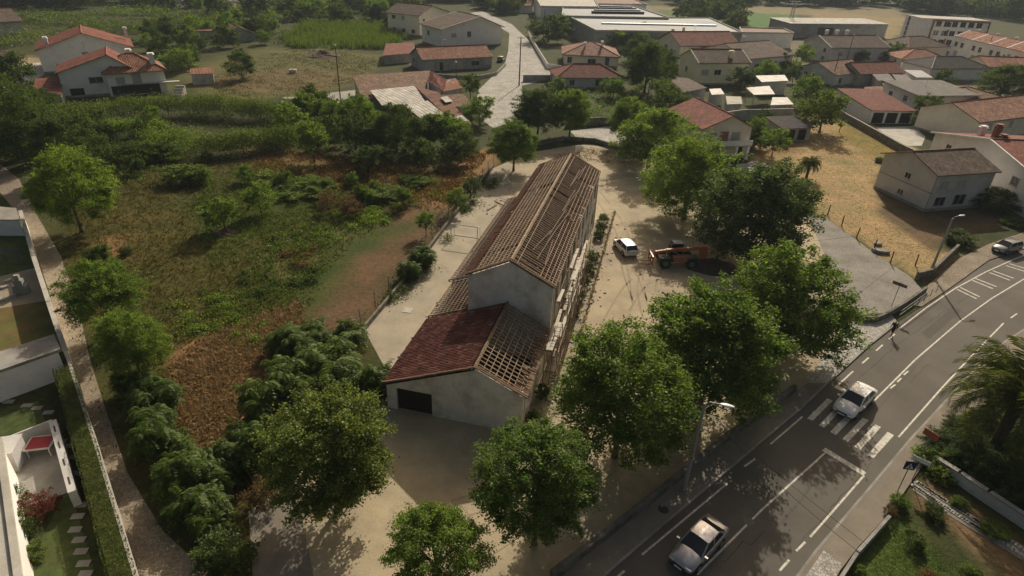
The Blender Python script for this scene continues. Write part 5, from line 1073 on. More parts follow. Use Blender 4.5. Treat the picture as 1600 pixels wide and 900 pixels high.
heap('earth_heap', 'brown earth heap in the field beyond the tall lamp post', 505, 88, 5, 4, 1.6, 'soil', 4)
heap('sand_heap', 'pale sand heap beside the red roofed balcony house', 1182, 262, 3.5, 2.2, 1.0, 'concrete_pale', 5)
heap('soil_heap', 'dark soil heap under the small tree in the middle of the field', 352, 364, 1.6, 1.3, .5, 'soil', 6)
# ------------------------------------------------------------------ lamps, poles, wires, signs
def lamp(label, base, hgt, headpx, name='street_lamp'):
    p = W(*base); q = W(*headpx, hgt+.1); root = thing(name, label, 'street lamp', (p.x, p.y, 0), 0); d = (q-p).xy; a = Vector((d.x, d.y, 0)); n = a.normalized()
    MB().tube((0, 0, 0), (0, 0, hgt), .16, .085, 10).build('pole', 'concrete_pole', root); MB().path([(0, 0, hgt-.15), n*.25+Vector((0, 0, hgt+.15)), a*.8+Vector((0, 0, hgt+.22))], .04).build('arm', 'metal_grey', root)
    c = a*.9+Vector((0, 0, hgt+.22)); hdm = MB(); vs = []; N_ = 10; s = Vector((-n.y, n.x, 0))
    for f, ww, zz in ((-.42, .05, .02), (-.3, .13, .05), (0, .17, .07), (.3, .13, .05), (.42, .03, .02)):
        for j in range(N_):
            t = 6.283*j/N_; vs.append(c+n*f+s*(ww*math.cos(t))+Vector((0, 0, zz*math.sin(t))))
    hdm.add(vs, [(i*N_+j, i*N_+(j+1) % N_, (i+1)*N_+(j+1) % N_, (i+1)*N_+j) for i in range(4) for j in range(N_)]); hdm.build('lamp_head', 'lamp_white', root, True)
    return Vector((p.x, p.y, hgt))
tR = lamp('grey concrete street lamp by the straw field and roadside wall', (1453, 427), 6.9, (1504, 338))
tM = lamp('grey street lamp beside the silver car poking out of the trees', (1068, 767), 7.6, (1140, 637))
def pole(label, base, hgt, mat='wood_pole', r=.14, top=None, cat='pole', bars=0):
    p = W(*base); root = thing('utility_pole', label, cat, (p.x, p.y, 0)); MB().tube((0, 0, 0), (0, 0, hgt), r, r*.65, 8).build('shaft', mat, root)
    if top: MB().tube((0, 0, hgt), (0, 0, hgt+.35), .28, .2, 8).build('lamp_head', 'lamp_white', root)
    for k in range(bars): MB().b2(-.9, .9, -.06, .06, hgt-.4-k*.6, hgt-.3-k*.6).build('crossarm', mat, root)
    return Vector((p.x, p.y, hgt))
pole('tall thin lamp post with white top beside the dry field', (532, 156), 11, r=.13, top=True); tD = pole('tall dark wooden pole standing on the cobbled street', (811, 134), 11.5, r=.17, bars=1)
pole('dark leaning pole by the old terracotta-roofed house', (1298, 134), 8.5); pole('pole with lamp beside the wide grey house', (1321, 101), 9, top=True)
pole('small white-topped lamp post by the workshop', (713, 135), 5.5, top=True, r=.1); pole('lamp post in front of the dark courtyard tree', (1011, 160), 4.5, top=True, r=.12)
pole('thin pole beside the terraced row', (1534, 100), 9); pole('pole in front of the factory yard trees', (848, 76), 12, r=.14); pole('thin pole on the straw field near the carport', (1311, 206), 4.5, r=.08)
# lattice mast
p = W(1231, 52); ma = thing('lattice_mast', 'steel lattice power mast near the sports stand', 'mast', (p.x, p.y, 0))
for sx, sy in ((-1, -1), (1, -1), (1, 1), (-1, 1)): MB().tube((sx*.9, sy*.9, 0), (sx*.35, sy*.35, 13), .09, n=4).build('leg', 'metal_grey', ma)
for k in range(9):
    z = k*1.4; w0 = .9-.55*z/13; w1 = .9-.55*(z+1.4)/13; b = MB()
    for s in (-1, 1): b.tube((-w0, s*w0, z), (w1, s*w1, z+1.4), .05, n=4); b.tube((s*w0, w0, z), (s*w1, -w1, z+1.4), .05, n=4)
    b.build('brace', 'metal_grey', ma)
MB().b2(-3, 3, -.1, .1, 11.5, 11.7).build('crossarm', 'metal_grey', ma); MB().b2(-2.4, 2.4, -.1, .1, 12.6, 12.8).build('crossarm', 'metal_grey', ma)
def wire(a, b_, sag, label, r=.01):
    a, b_ = Vector(a), Vector(b_); pts = [a.lerp(b_, k/14)-Vector((0, 0, sag*4*(k/14)*(1-k/14))) for k in range(15)]
    o = a.copy(); MB().path([q-o for q in pts], r, 4).build('overhead_wire', 'wire', loc=o, label=label, cat='wire')
e1 = W(1500, 955, 6.0); wire(tM-Vector((0, 0, .3)), e1, .5, 'upper overhead wire crossing the road to the lower right garden'); wire(tM-Vector((0, 0, .6)), W(1470, 960, 5.7), .55, 'lower overhead wire crossing the road to the lower right garden')
wire(tM-Vector((0, 0, .3)), W(640, 950, 7.0), .4, 'overhead wire from the lamp towards the bottom yard trees'); wire(tM-Vector((0, 0, .2)), tR-Vector((0, 0, .2)), .5, 'overhead wire strung between the two street lamps')
wire(tR-Vector((0, 0, .1)), W(1640, 275, 7.6), .4, 'overhead wire from the right lamp to the houses'); wire(tR-Vector((0, 0, .5)), SL(HW, 8, 6.8), .9, 'long drooping wire from the right lamp to the school')
# pedestrian sign etc.
def signpost(base, hgt, label, ang, name='road_sign'):
    p = W(*base); root = thing(name, label, 'sign', (p.x, p.y, .12), ang); MB().tube((0, 0, 0), (0, 0, hgt), .035, n=8).build('post', 'metal_grey', root); return root
s = signpost((1402, 768), 2.75, 'blue square pedestrian crossing sign on a post by the pavement', R(-8))
MB().b2(-.36, .36, -.06, -.04, 2.0, 2.72).build('plate', 'sign_blue', s)
MB().face([(-.25, -.064, 2.1), (.25, -.064, 2.1), (0, -.064, 2.56)]).build('white_triangle', 'sign_white', s)
q = MB(); q.tube((.0, -.068, 2.40), (.0, -.069, 2.40), .035, n=8)
for a, c, ww in (((0, 2.37), (-.01, 2.26), .025), ((-.01, 2.26), (-.07, 2.14), .018), ((-.01, 2.26), (.06, 2.14), .018), ((0, 2.34), (.07, 2.28), .013), ((0, 2.34), (-.07, 2.27), .013)):
    A, C = Vector((a[0], -.068, a[1])), Vector((c[0], -.068, c[1])); d = (C-A).normalized(); n = Vector((-d.z, 0, d.x))*ww; q.face([A-n, C-n, C+n, A+n])
q.build('walking_figure', 'sign_black', s)
s = signpost((1424, 752), 2.3, 'white rectangular sign beside the blue pedestrian sign', R(-42)); MB().b2(-.55, .55, -.05, -.03, 1.7, 2.05).build('plate', 'sign_white', s)
s = signpost((1434, 722), 2.8, 'red-edged sign seen side-on above the hedge by the pavement', R(-60)); MB().b2(-.5, .5, -.05, -.02, 2.3, 2.8).build('plate', 'sign_red', s)
s = signpost((1392, 481), 3.0, 'brown direction board on thin posts beside the gravel lot wall', R(-50), 'direction_board'); MB().b2(-.7, .7, -.05, -.02, 2.5, 2.85).build('plate', 'timber', s)
# guard rail
gr = thing('pavement_railing', 'thin dark railing on the verge beside the lamp and walker', 'railing', W(1398, 503), 0); o = gr.location.copy(); A = W(1402, 500, .12)-o; Bq = W(1462, 457, .12)-o
for k in range(7):
    q = A.lerp(Bq, k/6); MB().tube(q, q+Vector((0, 0, 1.0)), .03, n=5).build('post', 'metal_dark', gr)
for z in (.55, 1.0): MB().tube(A+Vector((0, 0, z)), Bq+Vector((0, 0, z)), .03, n=5).build('rail', 'metal_dark', gr)
# fence posts along the straw field, each its own thing
for k, (x, y) in enumerate(((1270, 322), (1293, 336), (1315, 353), (1338, 372), (1365, 391), (1391, 411), (1430, 415))):
    p = W(x, y); mb = MB(); mb.tube((0, 0, -.1), (random.uniform(-.08, .08), random.uniform(-.05, .05), 1.5), .085, .07, 7); mb.build('fence_post', 'post_wood', loc=(p.x, p.y, 0), label='rough wooden fence post, %s from the big tree along the straw field' % ('first', 'second', 'third', 'fourth', 'fifth', 'sixth', 'seventh')[k], cat='post', group='straw field fence posts')
fw = thing('field_wire', 'sagging wires between the straw field fence posts', 'fence', (0, 0, 0)); pp = [W(x, y, .9) for x, y in ((1270, 312), (1293, 326), (1315, 343), (1338, 362), (1365, 381), (1391, 401))]
for a, c in zip(pp, pp[1:]): MB().tube(a, c, .012, n=4).build('wire', 'wire', fw)
def stone(label, px, py, d, rz, name='stone_slab', mat='stone'):
    p = W(px, py); mb = MB(); n = 9; r = random.Random(px); ring = [(d[0]/2*math.cos(6.283*k/n)*r.uniform(.8, 1.1), d[1]/2*math.sin(6.283*k/n)*r.uniform(.8, 1.1)) for k in range(n)]; mb.prism(ring, 0, d[2]); mb.build(name, mat, loc=(p.x, p.y, .0), rz=rz, label=label, cat='stone')
stone('large pale stone slab beside the straw field fence', 1376, 395, (2.1, .9, .4), -.3); stone('smaller stone slab behind the large one by the straw fence', 1371, 383, (1.2, .6, .35), .2)
# ------------------------------------------------------------------ people
def person(label, base, hd_, mats, stride=.35, z=0, h=1.72):
    p = W(*base, z); me = bpy.data.meshes.new('person'); bm = bmesh.new(); k = h/1.75
    J = dict(pel=(0, 0, .95), chest=(.03, 0, 1.28), neck=(.04, 0, 1.48), head=(.06, 0, 1.60), top=(.06, 0, 1.72),
             hl=(0, .1, .9), kl=(stride*.55, .1, .5), al=(stride*.7, .1, .09), tl=(stride*.7+.17, .1, .04), hr=(0, -.1, .9), kr=(-stride*.2, -.1, .5), ar=(-stride*.9, -.1, .14), tr=(-stride*.9+.16, -.1, .05),
             sl=(.03, .2, 1.42), el=(-.08, .26, 1.15), wl=(.06, .28, .93), fl=(.12, .27, .82), sr=(.03, -.2, 1.42), er=(.0, -.26, 1.15), wr=(.18, -.27, .98), fr=(.26, -.26, .92))
    RAD = dict(pel=.14, chest=.155, neck=.06, head=.095, top=.06, hl=.1, kl=.065, al=.045, tl=.035, hr=.1, kr=.065, ar=.045, tr=.035, sl=.07, el=.048, wl=.034, fl=.03, sr=.07, er=.048, wr=.034, fr=.03)
    ks = list(J); vv = {n: bm.verts.new(Vector(J[n])*k) for n in ks}
    for a, c in (('pel', 'chest'), ('chest', 'neck'), ('neck', 'head'), ('head', 'top'), ('pel', 'hl'), ('hl', 'kl'), ('kl', 'al'), ('al', 'tl'), ('pel', 'hr'), ('hr', 'kr'), ('kr', 'ar'), ('ar', 'tr'), ('chest', 'sl'), ('sl', 'el'), ('el', 'wl'), ('wl', 'fl'), ('chest', 'sr'), ('sr', 'er'), ('er', 'wr'), ('wr', 'fr')): bm.edges.new((vv[a], vv[c]))
    bm.to_mesh(me); bm.free(); o = bpy.data.objects.new('person', me); COL.objects.link(o); o.modifiers.new('s', 'SKIN'); o.modifiers.new('d', 'SUBSURF').levels = 1
    for i, n in enumerate(ks): me.skin_vertices[0].data[i].radius = (RAD[n]*k,)*2
    me.skin_vertices[0].data[0].use_root = True
    dg_ = bpy.context.evaluated_depsgraph_get(); me2 = bpy.data.meshes.new_from_object(o.evaluated_get(dg_)); bpy.data.objects.remove(o)
    for m_ in mats: me2.materials.append(MT[m_])
    for f in me2.polygons:
        c = f.center; zz = c.z/k; ay = abs(c.y)/k
        f.material_index = 0 if (1.0 < zz < 1.5 and ay < .27) or (zz > 1.2 and zz < 1.5) else (1 if .55 < zz <= 1.0 and ay < .22 else (3 if zz < .1 else (4 if zz > 1.6 and c.x < .1*k else 2))); f.use_smooth = True
    me2.name = 'person'; return link('person', me2, None, (p.x, p.y, z), hd_, label, 'person')
person('person in black top and dark shorts walking along the road edge', (1392, 525), R(215), ['cloth_black', 'cloth_black', 'skin', 'cloth_black', 'hair'], .4, .01)
person('person in white top standing half behind the yard tree', (1302, 552), R(240), ['cloth_white', 'cloth_blue', 'skin', 'cloth_black', 'hair'], .15, .13)
# ------------------------------------------------------------------ left gardens
wallrun('garden_wall', 'tall white garden wall along the dirt path at far left', [(32, 330), (52, 400), (76, 472), (102, 548)], 2.0, .28, 'plaster_white', capmat='concrete_pale')
lean('garden_shed', 'grey flat shed roof at the top of the white garden wall', [(-30, 343), (31, 343), (25, 325), (-30, 320)], [2.1]*4, 'concrete', 'plaster_white', inset=.2)
sheet('lawn', [(-40, 345), (33, 345), (60, 425), (10, 440), (-40, 440)], .02, 'land_lawn' if 'land_lawn' in MT else 'gravel') if False else None
simple('lawn_grass', (.062, .088, .022), .95, .3, 1.0, (.10, .105, .03), .5, .6, fine=25); simple('lawn_dry', (.12, .115, .03), .95, .3, .6, (.20, .10, .04), .35, .6, fine=25)
sheet('lawn', [(-40, 345), (34, 345), (58, 418), (0, 432), (-40, 440)], .016, 'lawn_grass'); sheet('patio', [(-40, 432), (0, 432), (58, 418), (72, 470), (0, 482), (-40, 488)], .02, 'yard_slab'); sheet('lawn', [(-40, 488), (0, 482), (72, 470), (92, 530), (-40, 560)], .016, 'lawn_dry')
sheet('lawn', [(-20, 640), (60, 628), (72, 662), (-20, 690)], .016, 'lawn_grass'); sheet('lawn', [(45, 900), (60, 850), (100, 775), (110, 765), (150, 900), (150, 960), (40, 960)], .016, 'lawn_grass')
lean('garden_house', 'grey flat roofed garden house beside the clipped hedge', [(-40, 592), (95, 545), (84, 522), (-40, 562)], [2.7]*4, 'concrete', 'plaster_white', inset=.25, th=.25)
for k, (x, y) in enumerate(((8, 450), (22, 462), (4, 470), (14, 440))): stone(('lower', 'right-hand', 'left-hand', 'upper')[k]+' pale rubble stone on the patio beside the garden wall', x, y, (.8, .5, .25), x*.1, 'rubble', 'concrete_pale')
bb = W(36, 458); mb = MB(); mb.b2(-.6, .6, -.35, .35, 0, .9); mb.b2(-.35, .35, -.3, .3, .9, 1.5); mb.b2(-.2, .2, -.2, .2, 1.5, 2.0); mb.build('barbecue', 'concrete', loc=(bb.x, bb.y, .02), rz=.3, label='grey stone barbecue against the white garden wall', cat='barbecue')
sw = thing('washing_rack', 'small blue washing rack on the dark lawn at far left', 'rack', W(18, 405, .02), .4)
for x in (-.6, .6): MB().tube((x, -.4, 0), (x, .4, 1.0), .03, n=5).build('leg', 'plastic_blue', sw); MB().tube((x, .4, 0), (x, -.4, 1.0), .03, n=5).build('leg', 'plastic_blue', sw)
for y in (-.4, 0, .4): MB().tube((-.7, y, 1.0), (.7, y, 1.0), .025, n=5).build('rail', 'plastic_blue', sw)
# hedge with its wall
a = W(97, 572, 1.7); b_ = W(194, 915, 1.7); hedge('clipped_hedge', (a.x, a.y, 0), (b_.x, b_.y, 0), 1.25, 1.7, 'leaf_hedge', 'long clipped box hedge between the garden and the dirt path', leaf=.085, dens=190, rough=.035)
wallrun('hedge_wall', 'thin pale wall running beside the clipped hedge', [(108, 565), (152, 700), (217, 915)], 1.5, .14, 'concrete_pale', capmat='concrete_pale')
k = 0
for x, y, lit in ((14, 628, 0), (42, 634, 0), (58, 638, 1), (76, 645, 0), (84, 666, 0), (96, 690, 0), (110, 697, 0), (117, 715, 0), (118, 740, 0), (127, 789, 0), (122, 807, 0), (118, 828, 0), (124, 844, 0), (127, 862, 0), (131, 881, 0), (134, 897, 0)):
    p = W(x, y); mb = MB(); mb.box((0, 0, .02), (.72, .42, .05)); mb.build('stepping_stone', 'concrete', loc=(p.x, p.y, .016), rz=.12, label='grey stepping stone, %s from the top of the garden path by the hedge' % ('first second third fourth fifth sixth seventh eighth ninth tenth eleventh twelfth thirteenth fourteenth fifteenth sixteenth'.split()[k]), cat='stepping stone', group='garden stepping stones'); k += 1
sheet('terrace', [(0, 700), (78, 672), (113, 768), (40, 792)], .03, 'concrete')  # darker concrete: terrace shade put into the floor colour
te_ = wallrun('terrace_wall', 'pale terrace wall with four slots beside the stepping stones', [(82, 658), (112, 766)], 1.3, .45, 'plaster_grey')  # grey plaster on both terrace walls carries their shade as colour
P0, P1 = W(82, 658, 1.3), W(112, 766, 1.3); d = P1-P0
for k in range(4): q = P0.lerp(P1, (k+.5)/4)-te_.location; MB().box((q.x, q.y, 1.306), (.75, .1, .012), math.atan2(d.y, d.x)).build('slot', 'metal_dark', te_)
wallrun('terrace_wall', 'thin pale back wall of the terrace with the red table', [(-20, 695), (80, 656)], 1.3, .12, 'plaster_grey')
rt = thing('red_table', 'red topped table with white rim on the terrace', 'table', W(69, 705, .03), R(14))
MB().b2(-.72, .72, -.62, .62, .74, .80).build('top', 'red_paint', rt); f_ = MB(); f_.b2(-.8, -.72, -.7, .7, .73, .83); f_.b2(.72, .8, -.7, .7, .73, .83); f_.b2(-.72, .72, -.7, -.62, .73, .83); f_.b2(-.72, .72, .62, .7, .73, .83); f_.build('rim', 'frame_white', rt)
for x in (-.65, .65):
    for y in (-.55, .55): MB().b2(x-.04, x+.04, y-.04, y+.04, 0, .73).build('leg', 'frame_white', rt)
p = W(20, 725); mb = MB(); mb.b2(-.7, .7, -.9, .9, 0, 1.6); mb.b2(-.75, .75, -.95, .95, 1.6, 1.66); mb.build('outdoor_counter', 'plaster_grey', loc=(p.x, p.y, .03), rz=R(18), label='pale outdoor kitchen block on the terrace', cat='counter')  # greyed plaster here too, shade put into the colour
block('house', 'white flat-edged house filling the bottom left corner', [(-90, 930), (34, 930), (0, 690), (-90, 690)], 3.2, 'plaster_white', 'concrete_pale', cat='house', par=.25)
p = W(58, 592); mb = MB(); mb.b2(-.5, .5, -.35, .35, 0, 1.1); bn = mb.build('dog_kennel', 'plaster_white', loc=(p.x, p.y, .01), rz=.2, label='small white box with pale green lid by the garden house', cat='box'); MB().b2(-.6, .6, -.42, .42, 1.1, 1.16).build('lid', 'green_rim', bn)
shrub(62, 792, 34, 1.5, 'maroon', 1, 'maroon-leaved bush beside the terrace'); shrub(22, 825, 26, 1.8, 'dark' and 'smalld', 1, 'dark green bush under the white house wall'); shrub(48, 862, 22, 1.0, 'vine', 1, 'yellow-green bush in the bottom left garden'); shrub(20, 780, 20, 1.5, 'smalld', 2, 'dark bush left of the maroon one')
# ------------------------------------------------------------------ right garden
wallrun('garden_wall', 'grey panel wall behind the flagstone path in the lower right garden', [(1462, 714), (1500, 738), (1545, 768), (1640, 830)], .9, .3, 'plaster_grey', capmat='concrete')
fl = [(1430, 757), (1470, 784), (1520, 816), (1560, 840), (1640, 890)]
fp = sheet('flagstone_path', [(1428, 752), (1470, 776), (1520, 806), (1560, 830), (1650, 885), (1645, 905), (1555, 850), (1515, 826), (1466, 795), (1426, 766)], .03, 'gravel')
for k in range(46):
    s_ = k/46; i = min(3, int(s_*4)); f = s_*4-i; P = W(*fl[i]).lerp(W(*fl[i+1]), f); 
    for sg in (-.28, .3):
        mb = MB(); r = random.Random(k*7+sg); n = 6; mb.prism([(.2*math.cos(1.047*j)*r.uniform(.75, 1.1), .17*math.sin(1.047*j)*r.uniform(.75, 1.1)) for j in range(n)], 0, .05)
        dd = (W(*fl[i+1])-W(*fl[i])).normalized(); o = mb.build('flagstone', 'concrete_pale', fp, loc=(P.x-dd.y*sg, P.y+dd.x*sg, .03)); o.rotation_euler.z = r.uniform(0, 3)
wallrun('front_wall', 'low brown wall in front of the lower right lawn', [(1312, 905), (1340, 862), (1390, 806)], .7, .2, 'stone')
for k, (x, y, hw, hh, kd, lb) in enumerate(((1472, 742, 20, .9, 'vine', 'light green shrub between the flagstones and the grey panel wall'), (1458, 800, 18, .9, 'smalld', 'dark round shrub in the bark bed'), (1432, 848, 16, .9, 'smalld', 'dark round bush casting shade on the lower right lawn'), (1500, 785, 16, .5, 'small', 'low green shrub along the flagstone path'), (1405, 785, 16, 1.0, 'small', 'white-flecked shrub at the lawn corner by the pavement'), (1391, 798, 10, 1.0, 'rust', 'brown withered bush at the corner of the front wall'), (1345, 893, 12, .6, 'vine', 'yellow-green bush at the bottom of the front wall'), (1455, 712, 26, 1.3, 'small', 'leafy bush under the red-edged sign'), (1520, 892, 16, .6, 'small', 'green bush at the bottom of the bark bed'), (1450, 898, 14, .6, 'rust', 'brownish bush at the bottom lawn edge'), (1560, 830, 22, .6, 'small', 'low plant near the end of the flagstone path'))):
    shrub(x, y, hw, hh, kd, k % 3, lb)
hg = [(1478, 700, 38, 1.6), (1515, 705, 55, 1.8), (1560, 735, 60, 1.8), (1600, 770, 55, 1.7), (1595, 700, 55, 1.8), (1505, 668, 30, 1.3), (1548, 660, 40, 1.5)]
for k, (x, y, hw, hh) in enumerate(hg): shrub(x, y, hw, hh, 'dark', k % 3, 'dense dark shrub under the big palm, %s' % ('nearest the pavement sign', 'second from the sign', 'below the palm crown', 'at the right frame edge', 'beneath the palm fronds', 'along the pavement edge', 'behind the palm fronds')[k], group='dark shrubs under the palm')
palm(1596, 622, 5.2, 5.4, 84, 3, 'large feathery palm overhanging the right pavement', .4); palm(1266, 256, 2.4, 2.1, 70, 5, 'small round palm on the straw field', .22)
shrub(1554, 312, 38, 3.2, 'dark', 1, 'big rounded glossy bush in front of the big white house'); shrub(1500, 372, 26, 1.6, 'smalld', 2, 'flattened dark bush behind the right lamp'); shrub(1582, 345, 22, .8, 'vine', 1, 'low light green bush by the grey-blue hatchback')
# ------------------------------------------------------------------ yard trees
YT = [(683, 850, 82, 4.2, 'bright', 1, 'bright thin-leaved tree at the bottom centre of the yard'), (842, 752, 102, 5.3, 'plane', 1, 'round green tree in front of the annexe corner'), (976, 618, 119, 5.6, 'plane', 2, 'broad green tree beside the scaffold, nearest the road lamp'), (1114, 547, 118, 5.8, 'plane', 3, 'broad green tree in the middle of the roadside row'), (1236, 478, 107, 4.9, 'plane', 4, 'dense green tree at the crossing end of the roadside row'), (1184, 336, 94, 5.8, 'silver', 1, 'dark silvery tree behind the telehandler'), (1080, 280, 74, 5.6, 'bright', 2, 'bright green tree left of the silvery tree'), (1020, 212, 62, 5.2, 'bright', 3, 'bright tree casting a round shadow on the far yard'), (985, 186, 36, 5, 'plane', 2, 'smaller green tree at the far yard corner'),
      (804, 222, 42, 4.6, 'plane', 3, 'dark green tree left of the far school gable'), (842, 172, 42, 5.2, 'silver', 1, 'pale flecked tree behind the far school gable'), (893, 172, 34, 5, 'plane', 1, 'round tree right of the pale flecked one'), (518, 702, 116, 5.0, 'pale', 1, 'big tree with pale yellowish leaves left of the annexe'),
      (105, 292, 66, 5.6, 'bright', 2, 'tall bright green tree beside the white garden wall'), (160, 455, 58, 4.4, 'bright', 3, 'bright green tree over the dirt path'), (205, 535, 56, 4.0, 'plane', 2, 'darker tree below the bright one on the dirt path'),
      (38, 200, 62, 5, 'dark', 2, 'large dark tree at the left edge'), (95, 222, 55, 5.5, 'dark', 1, 'dark tree above the tall bright one at left'), (1012, 105, 44, 6, 'dark', 1, 'big dark tree between the hipped house and the yellow house'), (1052, 158, 30, 5, 'smalld', 1, 'dark tree left of the red roofed balcony house'), (1038, 140, 22, 4, 'small', 1, 'smaller green tree beside the dark courtyard tree'),
      (1290, 172, 38, 4.5, 'vine', 1, 'bright tree beside the carport shed'), (1262, 140, 26, 4, 'small', 2, 'green tree left of the bright carport tree'), (1212, 218, 22, 3, 'small', 1, 'small green tree on the straw field edge'), (1180, 205, 24, 3, 'small', 2, 'leafy tree right of the balcony house'), (1160, 122, 20, 3, 'smalld', 2, 'dark small tree below the yellow house'),
      (1572, 126, 44, 5, 'dark', 3, 'large dark tree at the right edge in the village'), (1452, 172, 30, 3.5, 'smalld', 1, 'dark tree in front of the flat grey roofed house'), (1475, 123, 16, 3, 'smalld', 2, 'small dark tree before the black roofed house'), (1242, 112, 14, 3, 'smalld', 1, 'small dark round tree near the old terracotta house'), (1216, 94, 12, 3, 'smalld', 2, 'small dark tree left of the round one'), (1255, 82, 16, 4, 'small', 1, 'green tree at the left of the wide grey house'), (1400, 82, 20, 3, 'small', 2, 'green tree left of the bright orange roof'), (1428, 102, 8, 3, 'smalld', 1, 'tiny dark tree beside the pale green shed roof'),
      (735, 132, 18, 3.4, 'vine', 2, 'bright small tree beside the workshop'), (750, 170, 26, 3, 'small', 1, 'spreading vine tree between the workshop and the street'), (858, 42, 34, 5, 'smalld', 1, 'dark tree at the head of the cobbled street'), (965, 62, 18, 3.5, 'small', 1, 'green tree behind the pink roofed house'), (990, 78, 22, 3.5, 'smalld', 2, 'bush tree right of the pink roofed house'), (872, 132, 14, 2.5, 'small', 2, 'small tree before the red hipped house'), (960, 135, 20, 2.6, 'small', 1, 'bushy tree right of the red hipped house'),
      (562, 206, 38, 3.6, 'smalld', 1, 'dark tree in front of the workshop, left of three'), (618, 204, 44, 3.8, 'dark', 2, 'dark tree in front of the workshop, middle of three'), (672, 200, 28, 3.8, 'dark', 3, 'dark tree in front of the workshop, right of three'), (664, 240, 27, 2.6, 'smalld', 2, 'dark green tree above the rusty weeds'), (700, 200, 32, 3.6, 'small', 1, 'green tree between the workshop and the school strip'), (487, 214, 30, 4, 'small', 2, 'olive green tree in the vine plot'), (575, 245, 26, 2.4, 'smalld', 1, 'dark bushy tree in the middle of the field top'), (720, 225, 26, 3, 'smalld', 1, 'dark tree behind the rusty bush'),
      (346, 328, 29, 2.6, 'small', 1, 'small tree over the soil heap in the field'), (404, 308, 26, 2.4, 'small', 2, 'small tree right of the soil heap tree'), (665, 342, 17, 2.2, 'small', 1, 'small round tree near the school strip fence'), (630, 305, 15, 1.8, 'small', 2, 'little tree on the bare brown soil'), (712, 308, 18, 2.2, 'small', 1, 'small tree against the strip fence near the far gable'), (735, 290, 16, 2, 'smalld', 1, 'dark little tree against the strip fence'),
      (280, 92, 26, 3, 'small', 1, 'green tree behind the small red shed'), (375, 100, 26, 3.4, 'smalld', 2, 'dark tree on the left of the dry field'), (290, 85, 20, 3, 'smalld', 1, 'dark tree between the houses at left')]
for q in YT: tree(*q[:6], q[6])
# frond bushes
for k, (x, y, hw, hh, lb) in enumerate(((468, 532, 56, 2.6, 'pinnate green bush at the near end of the field wall'), (540, 528, 38, 2.2, 'smaller pinnate bush beside the school strip'), (520, 590, 78, 3.6, 'big pinnate thicket behind the pale-leaved tree'), (430, 635, 62, 3.4, 'pinnate bush left of the pale-leaved tree'), (392, 695, 54, 3.0, 'pinnate bush at the edge of the orange weeds'), (345, 735, 48, 2.6, 'pinnate bush below the orange weeds'), (232, 632, 52, 3.0, 'upper pinnate bush along the dirt path'), (252, 682, 54, 3.0, 'middle pinnate bush along the dirt path'), (300, 765, 66, 3.0, 'lower pinnate bush along the dirt path'), (210, 595, 36, 2.0, 'topmost pinnate bush by the dirt path'), (655, 405, 30, 2.2, 'pinnate bush against the strip fence by the goal'), (640, 425, 24, 1.8, 'lower pinnate bush against the strip fence'), (150, 400, 26, 1.8, 'pinnate sapling between the two bright path trees'), (275, 730, 50, 2.8, 'pinnate bush between the middle and lower path bushes'), (340, 805, 46, 2.2, 'lowest pinnate bush of the path thicket'), (470, 600, 60, 3.4, 'pinnate bush at the upper left of the thicket'), (590, 600, 40, 3.0, 'pinnate bush touching the annexe eave'))):
    frond_bush(x, y, hw, hh, k % 4+1, lb)
SB = [(345, 868, 52, 2.2, 'smalld', 'dark bush at the bottom beside the steps'), (410, 772, 32, 1.8, 'rust', 'rusty brown bush below the pale-leaved tree'), (292, 272, 40, 2.4, 'vine', 'willowy light bush at the top of the field'), (252, 236, 42, 2.2, 'small', 'pale-topped bush under the vine row'), (198, 392, 11, 1.0, 'smalld', 'lone sapling in the left field'), (728, 236, 20, 2.0, 'rust', 'rusty orange bush near the far school strip'), (700, 262, 22, 1.4, 'rust', 'second rusty bush by the far strip fence'), (470, 292, 46, 1.5, 'small', 'leafy green row bush in the vegetable plot'), (425, 280, 36, 1.5, 'vine', 'light green bush left of the vegetable row'), (500, 288, 26, 1.8, 'small', 'upright bush right of the vegetable row'), (600, 302, 36, 1.5, 'vine', 'straggly bush above the brown soil'), (650, 282, 26, 1.2, 'small', 'low bush near the top fence corner'), (1375, 250, 10, .8, 'smalld', 'small dark bush left of the grey house')]
for k, (x, y, hw, hh, kd, lb) in enumerate(SB): shrub(x, y, hw, hh, kd, k % 3, lb)
for k, v in enumerate((32, 29.5, 27, 21, 17.5, 14.5, 11.5, 8.5)):
    p = SL(4.75, v, .6); root = thing('yard_bush', 'round dark bush along the school wall, %s from the far end' % ('first', 'second', 'third', 'fourth', 'fifth', 'sixth', 'seventh', 'eighth')[k], 'shrub', (p.x, p.y, .02), k, 'bushes along the school wall'); s_ = (.95, .9, .85, .85, 1.05, 1.0, .75, .8)[k]
    link('foliage', crown_mesh('hedgeb' if k % 3 else 'smalld', k % 2)[0], root, (0, 0, .65*s_), sc=(s_, s_, .75*s_)); MB().tube((0, 0, 0), (0, 0, .5), .05, n=5).build('stem', 'bark', root)
p = SL(4.4, -9.6, .5); shrub(835, 652, 14, 1.2, 'smalld', 1, 'dark bush at the annexe corner'); shrub(848, 612, 12, 1.5, 'smalld', 2, 'dark creeper bush at the end of the scaffold')
weed_patch('weed_patch', [(520, 345), (610, 325), (640, 340), (560, 378), (500, 390), (490, 365)], 4200, .9, 'leaf_plane', 'grey-green weed bank above the mown green strip', .2, 1)
weed_patch('weed_patch', [(430, 370), (500, 345), (520, 370), (480, 410), (430, 430), (400, 400)], 4200, .8, 'leaf_vine', 'yellowish weed bank in the middle of the field', .2, 2)
weed_patch('weed_patch', [(440, 395), (500, 385), (520, 410), (450, 430)], 1800, .6, 'leaf_rust', 'brown withered weeds within the weed bank', .2, 3)
